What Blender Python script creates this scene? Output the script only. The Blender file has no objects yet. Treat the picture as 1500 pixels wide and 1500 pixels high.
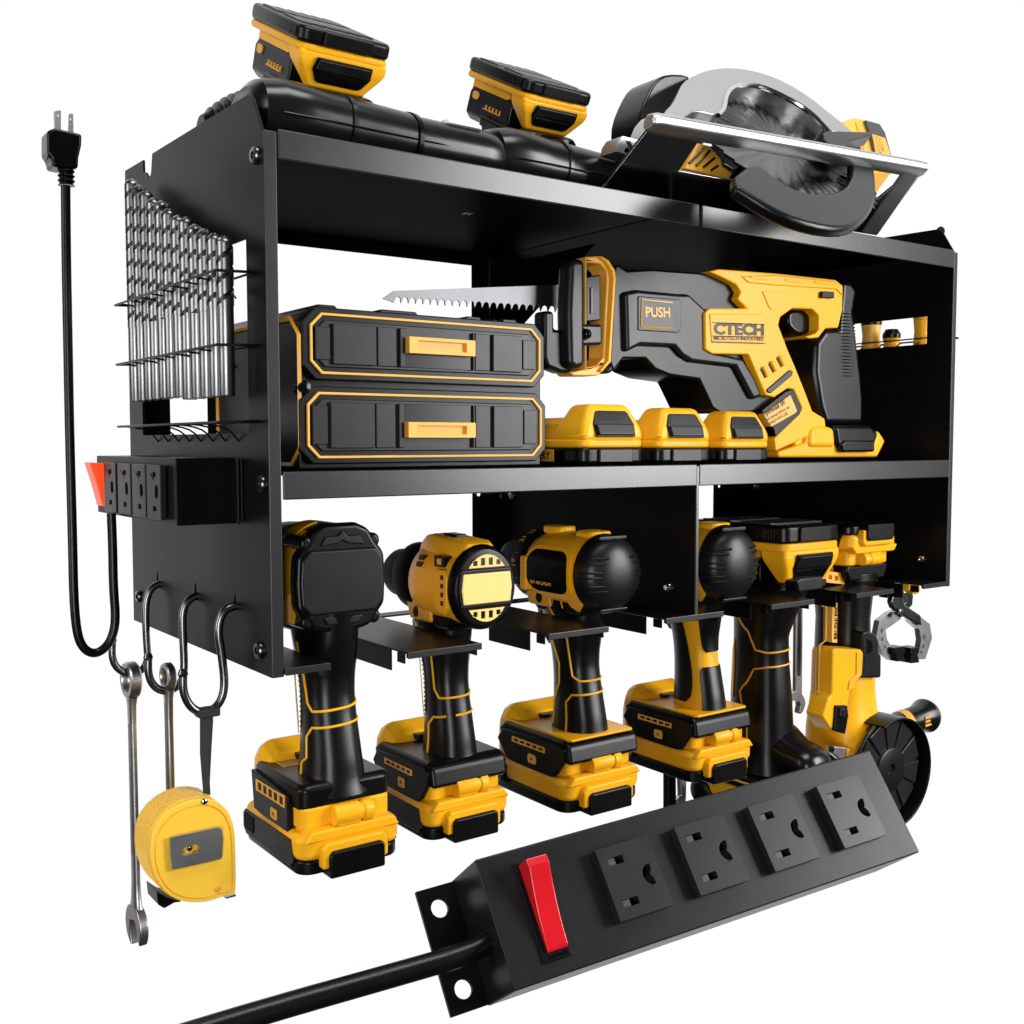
import bpy, math, random
from mathutils import Vector, Matrix
from mathutils.geometry import tessellate_polygon
random.seed(7)
PI = math.pi
S = bpy.context.scene
COL = S.collection

# ------------------------------------------------------------------ camera
F, YA, PT, RO = 1594.43, .6277, -.0634, -.0014          # focal length in pixels of a 1500 px frame, yaw, pitch, roll
CAM = Vector((-.259, -.5842, .1355))
_fw = Vector((math.sin(YA)*math.cos(PT), math.cos(YA)*math.cos(PT), math.sin(PT)))
_rt = Vector((math.cos(YA), -math.sin(YA), 0)); _up = _rt.cross(_fw)
_r = _rt*math.cos(RO)+_up*math.sin(RO); _u = -_rt*math.sin(RO)+_up*math.cos(RO)
cd = bpy.data.cameras.new('camera'); cam = bpy.data.objects.new('camera', cd); COL.objects.link(cam)
cd.sensor_width = 36; cd.lens = F/1500*36; cd.clip_start = .01; cd.clip_end = 100
cam.matrix_world = Matrix((( _r.x, _u.x, -_fw.x, CAM.x), (_r.y, _u.y, -_fw.y, CAM.y), (_r.z, _u.z, -_fw.z, CAM.z), (0, 0, 0, 1)))
S.camera = cam
S.render.resolution_x = S.render.resolution_y = 1024

def on(n, p0, x, y):            # where the line of sight through a photo pixel meets a real plane
    n = Vector(n); v = _fw+_r*((x-750)/F)-_u*((y-750)/F)
    return CAM+v*((Vector(p0)-CAM).dot(n)/v.dot(n))
def AX(X, *pts): return [on((1, 0, 0), (X, 0, 0), *p) for p in pts]
def AY(Y, *pts): return [on((0, 1, 0), (0, Y, 0), *p) for p in pts]
def AZ(Z, *pts): return [on((0, 0, 1), (0, 0, Z), *p) for p in pts]

# ------------------------------------------------------------------ light: bright backdrop side of the studio, dim camera side, softboxes and an added fill
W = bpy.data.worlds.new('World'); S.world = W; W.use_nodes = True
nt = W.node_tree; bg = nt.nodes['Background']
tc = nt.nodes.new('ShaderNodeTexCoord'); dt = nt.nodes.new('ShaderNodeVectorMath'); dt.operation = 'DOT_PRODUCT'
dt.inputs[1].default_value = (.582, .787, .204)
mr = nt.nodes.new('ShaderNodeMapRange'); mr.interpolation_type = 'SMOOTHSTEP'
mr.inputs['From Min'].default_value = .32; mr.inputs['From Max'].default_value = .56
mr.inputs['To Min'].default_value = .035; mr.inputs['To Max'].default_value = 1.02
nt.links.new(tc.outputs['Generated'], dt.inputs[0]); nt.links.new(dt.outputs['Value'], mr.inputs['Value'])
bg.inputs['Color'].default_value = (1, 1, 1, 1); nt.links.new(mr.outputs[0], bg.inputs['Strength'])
S.view_settings.view_transform = 'Standard'; S.view_settings.look = 'None'
S.view_settings.exposure = 0; S.view_settings.gamma = 1; S.view_settings.use_curve_mapping = False

def area(name, loc, tgt, sx, sy, power, col=(1, 1, 1)):
    l = bpy.data.lights.new(name, 'AREA'); l.shape = 'RECTANGLE'; l.size = sx; l.size_y = sy; l.energy = power; l.color = col
    o = bpy.data.objects.new(name, l); COL.objects.link(o); o.location = loc
    o.rotation_euler = (Vector(tgt)-Vector(loc)).to_track_quat('-Z', 'Y').to_euler()
area('softbox_key', (1.50, -1.40, .50), (.35, .05, .1), .75, 1.1, 46)
area('softbox_top', (.2, -.5, 1.5), (.3, .05, .2), .9, .5, 15)
area('softbox_side', (-1.3, .1, .35), (.2, .05, .05), .6, 1.0, 9)
area('added_fill', (-.9, -1.35, .0), (.3, .05, .05), .5, .8, 16)  # unseen fill, added to brighten the left sides of the drills

# ------------------------------------------------------------------ materials
def mat(name, col, rough=.4, metal=0, coat=0, var=.12, vscale=60, bump=0, bscale=900, spec=.5, rvar=.12, emit=0):
    m = bpy.data.materials.new(name); m.use_nodes = True; t = m.node_tree; b = t.nodes['Principled BSDF']
    b.inputs['Metallic'].default_value = metal; b.inputs['Coat Weight'].default_value = coat
    b.inputs['Specular IOR Level'].default_value = spec
    c = t.nodes.new('ShaderNodeTexCoord')
    n = t.nodes.new('ShaderNodeTexNoise'); n.inputs['Scale'].default_value = vscale; n.inputs['Detail'].default_value = 5
    t.links.new(c.outputs['Object'], n.inputs['Vector'])
    mx = t.nodes.new('ShaderNodeMix'); mx.data_type = 'RGBA'
    mx.inputs['A'].default_value = (*[v*(1-var) for v in col], 1); mx.inputs['B'].default_value = (*[min(1, v*(1+var)) for v in col], 1)
    t.links.new(n.outputs['Fac'], mx.inputs['Factor']); t.links.new(mx.outputs['Result'], b.inputs['Base Color'])
    r = t.nodes.new('ShaderNodeMapRange'); r.inputs['To Min'].default_value = max(.02, rough*(1-rvar)); r.inputs['To Max'].default_value = rough*(1+rvar)
    t.links.new(n.outputs['Fac'], r.inputs['Value']); t.links.new(r.outputs[0], b.inputs['Roughness'])
    if bump:
        n2 = t.nodes.new('ShaderNodeTexNoise'); n2.inputs['Scale'].default_value = bscale; n2.inputs['Detail'].default_value = 2
        t.links.new(c.outputs['Object'], n2.inputs['Vector'])
        bp = t.nodes.new('ShaderNodeBump'); bp.inputs['Strength'].default_value = bump; bp.inputs['Distance'].default_value = .0004
        t.links.new(n2.outputs['Fac'], bp.inputs['Height']); t.links.new(bp.outputs[0], b.inputs['Normal'])
    return m
PAINT = mat('black_powder_coat', (.0035, .0035, .004), .34, spec=.10, bump=.10, bscale=1800, vscale=12)
SHELF = mat('shaded_shelf_coat', (.0030, .0030, .0033), .42, spec=.0015, bump=.10, bscale=1800, vscale=12)  # same powder coat, gloss removed; the shade under the shelves is put in
PLAST = mat('black_plastic', (.003, .003, .0034), .30, spec=.22, bump=.08, bscale=1500)
LIP = mat('lit_front_coat', (.018, .018, .019), .27, spec=.55, rvar=.04)  # lighter, glossier copy of the powder coat; softbox sheen put into its tone
SATIN = mat('grey_black_plastic', (.007, .007, .0075), .34, spec=.30, bump=.08, bscale=1500)
RUBBER = mat('black_rubber', (.0025, .0025, .0025), .30, spec=.30, bump=.15, bscale=1600)
GLOSS = mat('gloss_black', (.002, .002, .002), .22, spec=.25)
YEL = mat('yellow_plastic', (.88, .425, .011), .32, var=.04, bump=.05, bscale=1500, spec=.19)
AMB = mat('amber_plastic', (.78, .38, .03), .42, var=.04)
TRIM = mat('amber_trim', (.80, .40, .045), .45, var=.04)
TAPE = mat('tape_yellow', (.92, .55, .045), .38, var=.03, bump=.08, bscale=1400)
BITS = mat('drill_steel', (.24, .24, .24), .32, metal=1, var=.08, vscale=90)
STEEL = mat('steel', (.52, .51, .50), .34, metal=1, var=.15, vscale=90)
CHROME = mat('chrome', (.62, .62, .62), .14, metal=1, var=.05)
DSTEEL = mat('dark_steel', (.16, .16, .165), .25, metal=1, var=.15)
CHUCK = mat('matt_black_chuck', (.003, .003, .003), .55, spec=.05)
OUTM = mat('outlet_plastic', (.013, .013, .014), .32, spec=.36)
SHOEP = mat('shaded_shoe_steel', (.30, .30, .31), .17, metal=1, var=.1)  # darkened copy of the shoe steel; dark reflections put into its colour
TREAD = mat('lit_tread_plastic', (.02, .02, .021), .38, spec=.75)  # black plastic made greyer; the grazing sheen is put into the material
SHOE = mat('shoe_steel', (.58, .58, .59), .36, metal=1, var=.08)
ALU = mat('cast_aluminium', (.52, .52, .53), .36, metal=1, var=.05, bump=.1, bscale=700)
BLADE = mat('blade_steel', (.12, .12, .125), .42, metal=1, var=.12, vscale=40)
DISC = mat('grinding_disc', (.012, .012, .013), .30, var=.2)
RED = mat('red_switch', (.55, .008, .014), .18, var=.05, coat=.8)
CLIPM = mat('satin_clip', (.42, .42, .42), .42, metal=1, var=.05)
ORED = mat('lit_switch', (.9, .05, .012), .3, var=.05)
_o = ORED.node_tree.nodes['Principled BSDF']; _o.inputs['Emission Color'].default_value = (1, .045, .008, 1); _o.inputs['Emission Strength'].default_value = 1.1
REDL = mat('red_label', (.6, .04, .03), .4)
WHITE = mat('white_label', (.75, .75, .74), .5)
STRAP = mat('woven_strap', (.012, .012, .012), .7, bump=.5, bscale=2500)
GREYM = mat('contact_metal', (.055, .062, .068), .45, metal=.3)

# ------------------------------------------------------------------ mesh builder
def rrect(w, h, r, n=5, cx=0, cy=0):
    out = []
    for sx, sy, a0 in ((1, 1, 0), (-1, 1, PI/2), (-1, -1, PI), (1, -1, 3*PI/2)):
        for k in range(n+1):
            a = a0+PI/2*k/n; out.append((cx+sx*(w/2-r)+r*math.cos(a), cy+sy*(h/2-r)+r*math.sin(a)))
    return out
def chamf(w, h, c, cx=0, cy=0):
    return [(cx+a*(w/2-(c if i else 0)), cy+b*(h/2-(0 if i else c))) for a, b, i in ((1, -1, 0), (1, 1, 0), (1, 1, 1), (-1, 1, 1), (-1, 1, 0), (-1, -1, 0), (-1, -1, 1), (1, -1, 1))]
def circ(r, n=32, cx=0, cy=0, a0=0, a1=2*PI, sq=1):
    return [(cx+r*math.cos(a0+(a1-a0)*k/n), cy+r*sq*math.sin(a0+(a1-a0)*k/n)) for k in range(n if abs(a1-a0-2*PI) < 1e-6 else n+1)]
def smooth(pts, it=2, closed=True):          # corner cutting
    for _ in range(it):
        q = []; n = len(pts)
        rng = range(n) if closed else range(n-1)
        if not closed: q.append(pts[0])
        for i in rng:
            a, b = pts[i], pts[(i+1) % n]
            a, b = (Vector(a), Vector(b))
            q += [a*.75+b*.25, a*.25+b*.75]
        if not closed: q.append(pts[-1])
        pts = q
    return pts

class MB:
    def __init__(s): s.v = []; s.f = []
    def add(s, vs, fs, M=None):
        o = len(s.v); s.v += [(M @ Vector(v)) if M else Vector(v) for v in vs]; s.f += [tuple(i+o for i in f) for f in fs]; return s
    def box(s, x0, y0, z0, x1, y1, z1, M=None):
        v = [(x, y, z) for x in (x0, x1) for y in (y0, y1) for z in (z0, z1)]
        return s.add(v, [(0, 1, 3, 2), (4, 6, 7, 5), (0, 4, 5, 1), (2, 3, 7, 6), (0, 2, 6, 4), (1, 5, 7, 3)], M)
    def slab(s, pts, d, holes=(), M=None):     # polygon of 3-D points, swept by vector d
        d = Vector(d); pts = [Vector(p) for p in pts]; loops = [pts]+[[Vector(p) for p in h] for h in holes]
        flat = [p for l in loops for p in l]; n = len(flat); v = flat+[p+d for p in flat]; f = []
        if holes:
            tr = tessellate_polygon(loops)
            f += [tuple(t) for t in tr]+[tuple(i+n for i in reversed(t)) for t in tr]
        else:
            f += [tuple(range(n)), tuple(reversed(range(n, 2*n)))]
        o = 0
        for l in loops:
            m = len(l)
            for i in range(m): f.append((o+i, o+(i+1) % m, n+o+(i+1) % m, n+o+i))
            o += m
        return s.add(v, f, M)
    def prism(s, pts, ax, d0, d1, holes=(), M=None):   # 2-D outline in the plane across axis ax
        def g(p, d): return {'x': (d, p[0], p[1]), 'y': (p[0], d, p[1]), 'z': (p[0], p[1], d)}[ax]
        D = Vector(g((0, 0), d1-d0))
        return s.slab([g(p, d0) for p in pts], D, [[g(p, d0) for p in h] for h in holes], M)
    def loft(s, rings, cap=True, M=None, closed=False):
        n = len(rings[0]); v = [p for r in rings for p in r]; f = []; R = len(rings)
        for i in range(R if closed else R-1):
            for j in range(n):
                a, b = i*n, ((i+1) % R)*n; f.append((a+j, a+(j+1) % n, b+(j+1) % n, b+j))
        if cap and not closed: f += [tuple(reversed(range(n))), tuple(range((R-1)*n, R*n))]
        return s.add(v, f, M)
    def lathe(s, prof, O, A, n=40, M=None, ref=None):  # prof = [(radius, distance along A)]
        O = Vector(O); A = Vector(A).normalized(); B = Vector(ref) if ref else A.orthogonal(); B = (B-A*B.dot(A)).normalized(); Cc = A.cross(B)
        rings = [[O+A*h+(B*math.cos(2*PI*k/n)+Cc*math.sin(2*PI*k/n))*max(r, 1e-5) for k in range(n)] for r, h in prof]
        return s.loft(rings, True, M)
    def tube(s, pts, r, n=8, closed=False, M=None, sub=0):
        pts = [Vector(p) for p in pts]
        if sub: pts = smooth(pts, sub, closed)
        q = [pts[0]]
        for p in pts[1:]:
            if (p-q[-1]).length > 1e-6: q.append(p)
        if closed and (q[0]-q[-1]).length < 1e-6: q.pop()
        pts = q; m = len(pts); rings = []
        def tan(i):
            a = pts[(i-1) % m] if (closed or i > 0) else pts[i]; b = pts[(i+1) % m] if (closed or i < m-1) else pts[i]
            t = b-a; return t.normalized() if t.length > 1e-9 else Vector((0, 0, 1))
        N = tan(0).orthogonal().normalized()
        for i in range(m):
            t = tan(i); N = (N-t*N.dot(t)).normalized(); Bv = t.cross(N); rr = r[i] if isinstance(r, (list, tuple)) else r
            rings.append([pts[i]+(N*math.cos(2*PI*k/n)+Bv*math.sin(2*PI*k/n))*rr for k in range(n)])
        return s.loft(rings, True, M, closed)
    def text(s, txt, O, U, V, size, d=.0004, fit=None, bold=.0, M=None):   # flat lettering, baseline start at O
        c = bpy.data.curves.new('t', 'FONT'); c.body = txt; c.size = 1; c.offset = bold; c.resolution_u = 3
        o = bpy.data.objects.new('t', c); COL.objects.link(o)
        dg = bpy.context.evaluated_depsgraph_get(); dg.update(); me = o.evaluated_get(dg).to_mesh()
        U = Vector(U).normalized(); V = Vector(V).normalized(); N = U.cross(V); O = Vector(O)
        xs = [v.co.x for v in me.vertices] or [0, 1]; kx = (fit/(max(xs)-min(xs))) if fit else size; x0 = min(xs)
        n = len(me.vertices)
        vs = [O+U*((v.co.x-x0)*kx)+V*(v.co.y*size) for v in me.vertices]
        fs = [tuple(p.vertices) for p in me.polygons]
        s.add([v+N*d for v in vs], fs, M)
        o.evaluated_get(dg).to_mesh_clear(); bpy.data.objects.remove(o); bpy.data.curves.remove(c)
        return s

def superring(c, U, V, a, b, n=28, e=2.6):
    out = []
    for k in range(n):
        t = 2*PI*k/n; ct, st = math.cos(t), math.sin(t)
        out.append(c+U*(a*math.copysign(abs(ct)**(2/e), ct))+V*(b*math.copysign(abs(st)**(2/e), st)))
    return out

def root(name, label, cat, loc, group=None):
    o = bpy.data.objects.new(name, None); COL.objects.link(o); o.location = loc; o.empty_display_size = .02
    o['label'] = label; o['category'] = cat
    if group: o['group'] = group
    return o
def top(o):
    while o.parent: o = o.parent
    return o
def P(name, mb, m, par, bev=0, seg=2, ang=32, sub=0, label=None, M=None):
    me = bpy.data.meshes.new(name); base = top(par).location
    me.from_pydata([((M @ v) if M else v)-base for v in mb.v], [], mb.f); me.validate(); me.update()
    me.materials.append(m)
    import bmesh
    bm = bmesh.new(); bm.from_mesh(me); bmesh.ops.recalc_face_normals(bm, faces=bm.faces); bm.to_mesh(me); bm.free()
    me.polygons.foreach_set('use_smooth', [True]*len(me.polygons))
    o = bpy.data.objects.new(name, me); COL.objects.link(o); o.parent = par
    if bev:
        b = o.modifiers.new('bevel', 'BEVEL'); b.width = bev; b.segments = seg; b.limit_method = 'ANGLE'; b.angle_limit = math.radians(ang); b.harden_normals = True
    else:
        me.set_sharp_from_angle(angle=math.radians(38))
    if sub:
        u = o.modifiers.new('sub', 'SUBSURF'); u.levels = u.render_levels = sub
    if label: o['label'] = label
    return o
def T(x, y, z): return Matrix.Translation((x, y, z))
def RX(a): return Matrix.Rotation(a, 4, 'X')
def RY(a): return Matrix.Rotation(a, 4, 'Y')
def RZ(a): return Matrix.Rotation(a, 4, 'Z')
def SC(k): return Matrix.Diagonal((k, k, k, 1))

# ================================================================== the rack
WID, DEP, ZS, ZT = .67, .2734, .1187, .3117
rack = root('storage_rack', 'black steel wall rack with two shelves, side panels and slotted tool trays below', 'tool rack', (WID/2, DEP/2, 0))
side_prof = [(.2600, -.0004), (.2559, .3389), (.2127, .3380), (.2123, .3296), (.2060, .3275), (.2010, .3225), (.1960, .3250), (.1924, .3382), (.0206, .3352), (.0142, .3315), (.0024, .3121), (.0, .3100), (.0, .0)]
win = [(.0275, .1415), (.2268, .1415), (.2268, .2545), (.0275, .2545)]
def keyhole(y, z): return [(y+.0022*math.cos(a), z-.0025+.0022*math.sin(a)) for a in [PI*.8+k*PI*1.4/8 for k in range(9)]]+[(y+.0008, z+.004), (y-.0008, z+.004)]
khs = [keyhole(y, .0385) for y in (.2010, .1227, .0539)]
P('side_panel', MB().prism(side_prof, 'x', -.0066, -.0050, [win]+khs), PAINT, rack, .0003)
P('front_flange', MB().box(-.0066, -.0009, 0, .0008, .0004, .3105), LIP, rack, .0005)
P('side_panel', MB().prism(side_prof, 'x', WID+.0030, WID+.0046, [[(y, z if z < .2 else z) for y, z in [(.0285, .2290), (.2268, .2290), (.2268, .2550), (.0285, .2550)]]]), PAINT, rack, .0003)
P('front_flange', MB().box(WID-.0012, -.0009, 0, WID+.0046, .0004, .3105), LIP, rack, .0005)
# shelves, each of two halves
XM = .3375
for z, h in ((ZT, .016), (ZS, .0158)):
    for x0, x1 in ((.0016, XM-.0012), (XM+.0016, WID-.0016)):
        m = MB(); m.prism([(.0003, z-.0012), (.0003, z-.0002), (.001, z), (DEP, z), (DEP, z-.0105), (DEP-.0013, z-.0105), (DEP-.0013, z-.0014)], 'x', x0, x1)
        sh_ = P('shelf', m, SHELF, rack, .0003)
        P('front_lip', MB().box(x0, -.0016, z-h, x1, .0001, z+.0004), LIP, sh_, .0008, 3)
P('divider_panel', MB().prism([(.0, .0), (.19, .0), (.19, .012), (DEP, .012), (DEP, ZS-.003), (.0, ZS-.003)], 'x', XM-.0008, XM+.0008, [[(p[0]+.256, p[1]+.085) for p in circ(.0022, 10)]]), PAINT, rack, .0003)
P('divider_gusset', MB().prism([(.12, ZT-.0105), (DEP-.002, ZT-.0105), (DEP-.002, .235), (.235, .235), (.15, .283)], 'x', XM-.0008, XM+.0008), SHELF, rack, .0003)
P('front_flange', MB().box(XM-.0012, -.0012, 0, XM+.0016, .0002, ZS-.001), LIP, rack, .0003)
P('mounting_strip', MB().prism([(.3175, 0.012), (.3175, ZT+.0002), (.3735, ZT+.0002), (.3735, 0.012)], 'y', DEP+.0002, DEP+.0016, [[(.3245+p[0], .0870+p[1]) for p in circ(.0024, 10)]]), PAINT, rack, .0003)
P('mounting_strip', MB().prism([(-.005, .012), (-.005, .335), (.024, .335), (.024, .012)], 'y', .2562, .2575), PAINT, rack, .0003)
P('mounting_strip', MB().prism([(WID-.046, .012), (WID-.046, ZT-.011), (WID+.003, ZT-.011), (WID+.003, .012)], 'y', DEP-.0195, DEP-.0180, [[(WID-.0375+p[0], .088+p[1]) for p in circ(.0024, 10)]]), PAINT, rack, .0003)
# tool trays along the bottom
trays = [(.0008, .0300), (.083, .139), (.194, .2485), (.3045, .3662), (.4215, .4752), (.5316, .5846), (.6300, WID-.001)]
for i, (a, b) in enumerate(trays):
    m = MB(); m.prism([(-.0012, .0012), (-.0012, .0042), (-.0006, .0048), (.135, .0048), (.135, .0036), (.0002, .0036), (.0002, .0012)], 'x', a, b)
    m.box(a+.0002, .003, -.0030, a+.0014, .012, .0034) if i else None; m.box(a+.0002, .020, -.0100, a+.0014, .070, .0034) if i else None
    if i < 6: m.box(b-.0014, .003, -.0040, b-.0002, .012, .0034)
    tt = P('tool_tray', m, PAINT, rack, .0003)
    P('tray_lip', MB().box(a+.0002, -.0026, .0008, b-.0002, -.0013, .0052), LIP, tt, .0004)  # added strip in the lighter coat, for light caught on the tray edge
m = MB(); m.box(-.004, .1352, .0034, WID+.002, .150, .0047); P('tray_rail', m, PAINT, rack, .0003)
def bolt(x, y, z, A, r, par, mm=DSTEEL):
    m = MB(); A = Vector(A); n = 28
    prof = [(r, 0), (r, .0012), (r*.85, .0023), (r*.42, .0026), (r*.40, .0012), (.0001, .0011)]
    m.lathe(prof, (x, y, z), A, n); o = P('bolt', m, mm, par); return o
for y, z in ((.0105, .2985), (.0095, .1120), (.0165, .0140)): bolt(-.0066, y, z, (-1, 0, 0), .0052, rack)
bolt(-.0066, .2440, .0200, (-1, 0, 0), .0045, rack)
for X, z, y in ((XM-.0008, .0225, .028), (WID+.003, .0230, .028), (XM-.0008, .087, .236), (XM-.0008, .270, .250), (XM-.0008, .2490, .262), (WID+.003, .087, .236)): bolt(X, y, z, (-1, 0, 0), .0042, rack, CHROME)
bolt(XM-.014, .020, ZT-.0014, (0, 0, -1), .0036, rack, CHROME); bolt(WID+.0046, .018, .333, (1, 0, 0), .0045, rack, CHROME)
m = MB(); m.box(XM-.0022, -.0016, .0006, XM-.0012, -.0004, .021); P('corner_tab', m, SATIN, rack, .0002)
# wire racks on both side panels
def wire_rack(x0, sx, z, par):
    m = MB(); w = .0248*sx; y0, y1 = .012, .203
    m.tube([(x0, y0, z+.001), (x0+w, y0, z), (x0+w, y1, z), (x0, y1, z+.001)], .00085, 6)
    m.tube([(x0+w*.1, y0, z+.0006), (x0+w*.1, y1, z+.0006)], .0007, 6)
    for k in range(1, 9):
        y = y0+(y1-y0)*(k+.5)/9
        m.tube([(x0+w, y, z), (x0+w*.55, y, z-.001), (x0+w*.2, y, z-.004), (x0, y, z-.0105)], .0006, 5, sub=1)
    m.box(min(x0, x0+w), y0, z-.0003, max(x0, x0+w), y1, z+.0001) if False else None
    P('wire_rack', m, PAINT, par)
for z in (.2322, .1908, .1473): wire_rack(-.0066, -1, z, rack)
wire_rack(WID+.0046, 1, .2345, rack)

# drill bits
tops = [.3231, .3156, .3090, .3013, .2965, .2888, .2818, .2781, .2710, .2658, .2606, .2565]
ys = [.2127, .1965, .1809, .1658, .1491, .1350, .1179, .1028, .0869, .0714, .0550, .0391]
size_words = ['tallest', 'second tallest', 'third tallest', 'fourth tallest', 'fifth tallest', 'sixth tallest', 'sixth shortest', 'fifth shortest', 'fourth shortest', 'third shortest', 'second shortest', 'shortest']
bpx = list(zip([535, 575, 615, 655, 700, 740, 790, 835, 885, 935, 990, 1045], [535, 570, 600, 640, 655, 700, 735, 745, 785, 810, 835, 850]))
for i, (bx_, by_) in enumerate(bpx):
    x = -.0185; q_ = AX(x, (50+bx_/3.75, 120+by_/3.75))[0]; y, zt = q_.y, q_.z+.0005
    zb = .1650+(-.002 if i > 6 else 0); R = .0050
    t = root('drill_bit', f'{size_words[i]} twist drill bit in the racks on the left panel', 'drill bit', (x, y, zb), 'twist drill bits in the side racks')
    P('shank', MB().lathe([(R*.86, 0), (R*.93, .0008), (R*.93, zt*.0+.052)], (x, y, zb), (0, 0, 1), 20), BITS, t)
    m = MB(); rings = []; L = zt-(zb+.052); n = 28; K = 70
    for k in range(K+1):
        h = k/K*L; tw = h/.0120*PI+i*.7; rr = R if h < L-.004 else R*(1-((h-L+.004)/.004)**1.6*.75)
        ring = []
        for j in range(n):
            a = 2*PI*j/n; g = math.cos(2*(a))
            q = .48+.52*min(1, max(0, (abs(math.cos(a))-.10)/.30))
            ring.append(Vector((x+rr*q*math.cos(a+tw), y+rr*q*math.sin(a+tw), zb+.052+h)))
        rings.append(ring)
    m.loft(rings); P('fluted_tip', m, BITS, t)

# ================================================================== small power strip on the left panel, with its cord and plug
st = root('power_strip', 'small black power strip with orange-red switch mounted on the left panel', 'power strip', (-.0066, .13, .087))
sx0, sy0, sy1, sz0, sz1 = -.0434, .0487, .2149, .0869, .1269
P('housing', MB().prism([(sx0, sz0), (sx0, sz1), (-.0068, sz1), (-.0068, sz0)], 'y', sy0, sy1), PAINT, st, .0006)
P('mounting_flange', MB().box(-.0085, sy0-.0125, sz0+.002, -.0068, sy0-.0002, sz1-.001), PAINT, st, .0005)
P('flange_rib', MB().box(-.0105, sy0-.0115, sz0, -.0088, sy0-.0085, sz1), PAINT, st, .0008)
oy = [(.0640, .0895), (.0925, .1190), (.1225, .1500), (.1550, .1820)]
for a, b in oy:
    yc = (a+b)/2; sl = [[(yc-.0045+dy, .0945+dz) for dy, dz in ((0, 0), (.006, 0), (.006, .003), (0, .003))], [(yc-.0045+dy, .1152+dz) for dy, dz in ((0, 0), (.006, 0), (.006, .003), (0, .003))], [(yc-.0055+p[0], .1063+p[1]) for p in circ(.0032, 12, sq=1.3)]]
    o = P('outlet', MB().prism([(a, .0895), (b, .0895), (b, .1225), (a, .1225)], 'x', sx0-.0045, sx0-.0008, sl), SATIN, st, .0004)
    c = MB()
    for s_ in sl[:2]: c.box(sx0-.0035, s_[0][0], s_[0][1], sx0-.0009, s_[0][0]+.0022, s_[0][1]+.003)
    P('contact', c, GREYM, o)
yk = .1985
m = MB(); m.prism([(sx0-.0005, .0922), (sx0-.0005, .1218), (sx0-.0110, .1225), (sx0-.0068, .108), (sx0-.0030, .0922)], 'y', yk-.0075, yk+.0075)
P('rocker_switch', m, ORED, st, .0006)
cy_ = .165
cpts = AY(cy_, (163, 752), (165, 800), (166, 860), (170, 910), (163, 938), (150, 953), (136, 958), (122, 950), (113, 930), (108, 880), (106, 780), (102, 640), (99, 480), (97, 380), (96, 272))
cable = P('cord', MB().tube(cpts, .0030, 12, sub=2), RUBBER, st)
pl = P('plug', MB().slab(smooth(AY(cy_, (69.5, 191), (81, 186.5), (121, 196), (120, 213), (116, 230), (115, 247), (91, 246), (77, 243), (76, 232), (69.5, 224)), 0), (0, .018, 0)), GLOSS, cable, .0022, 3)
pc = AY(cy_+.009, (95, 246), (95, 274))
m = MB(); prof = []
for k in range(9): prof.append((.0056 if k % 2 == 0 else .0040, k*(pc[0]-pc[1]).length/8))
m.lathe(prof, pc[1]-Vector((0, .004, 0)), (0, 0, 1), 16); P('strain_relief', m, GLOSS, cable, .0004)
for q in (((80, 188), (89.5, 190), (89.5, 162), (87, 161), (79, 163)), ((100, 193), (108, 195), (107.5, 168), (105.5, 166), (101, 167))):
    a = AY(cy_+.006, *q); h = (a[3]+a[2])/2+Vector((-.0013, 0, -.0035))
    hp = [h+Vector((.0006*math.cos(t), 0, .0008*math.sin(t))) for t in [k*PI/4 for k in range(8)]]
    P('prong', MB().slab(a, (0, .0015, 0), [hp]), ALU, cable, .0002)

# ================================================================== hooks and what hangs from them
hooklab = ['dark steel hook nearest the power cord, carrying the long wrench', 'dark steel hook in the middle of three, carrying the short wrench', 'dark steel hook nearest the front edge, carrying the tape measure']
hk = {0: (.1985, [(234, 852), (222, 860), (214, 878), (213, 905), (215, 945), (217, 966), (209, 982), (190, 989), (173, 981), (164, 966), (164.5, 938)]),
      1: (.1215, [(290, 870), (277, 877), (268, 892), (267, 915), (271, 985), (263, 1004), (245, 1014), (227, 1008), (217, 990), (217, 963)]),
      2: (.0535, [(347, 887), (333, 890), (323, 903), (319, 925), (325, 960), (330, 1005), (322, 1032), (301, 1046), (280, 1038), (268, 1015), (268, 987)])}
for i, (y, pts) in hk.items():
    a = AY(y, *pts); a[0] = Vector((-.002, y, a[0].z))
    t = root('hook', hooklab[i], 'hook', (-.006, y, a[0].z), 'hooks in the left panel')
    P('rod', MB().tube(a, .0026, 14, sub=3), DSTEEL, t)
    e = a[-1]; m = MB(); m.lathe([(.0001, -.0032), (.0023, -.0024), (.0032, 0), (.0023, .0024), (.0001, .0032)], e, (0, 0, 1), 14); P('ball_end', m, DSTEEL, t)

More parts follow.
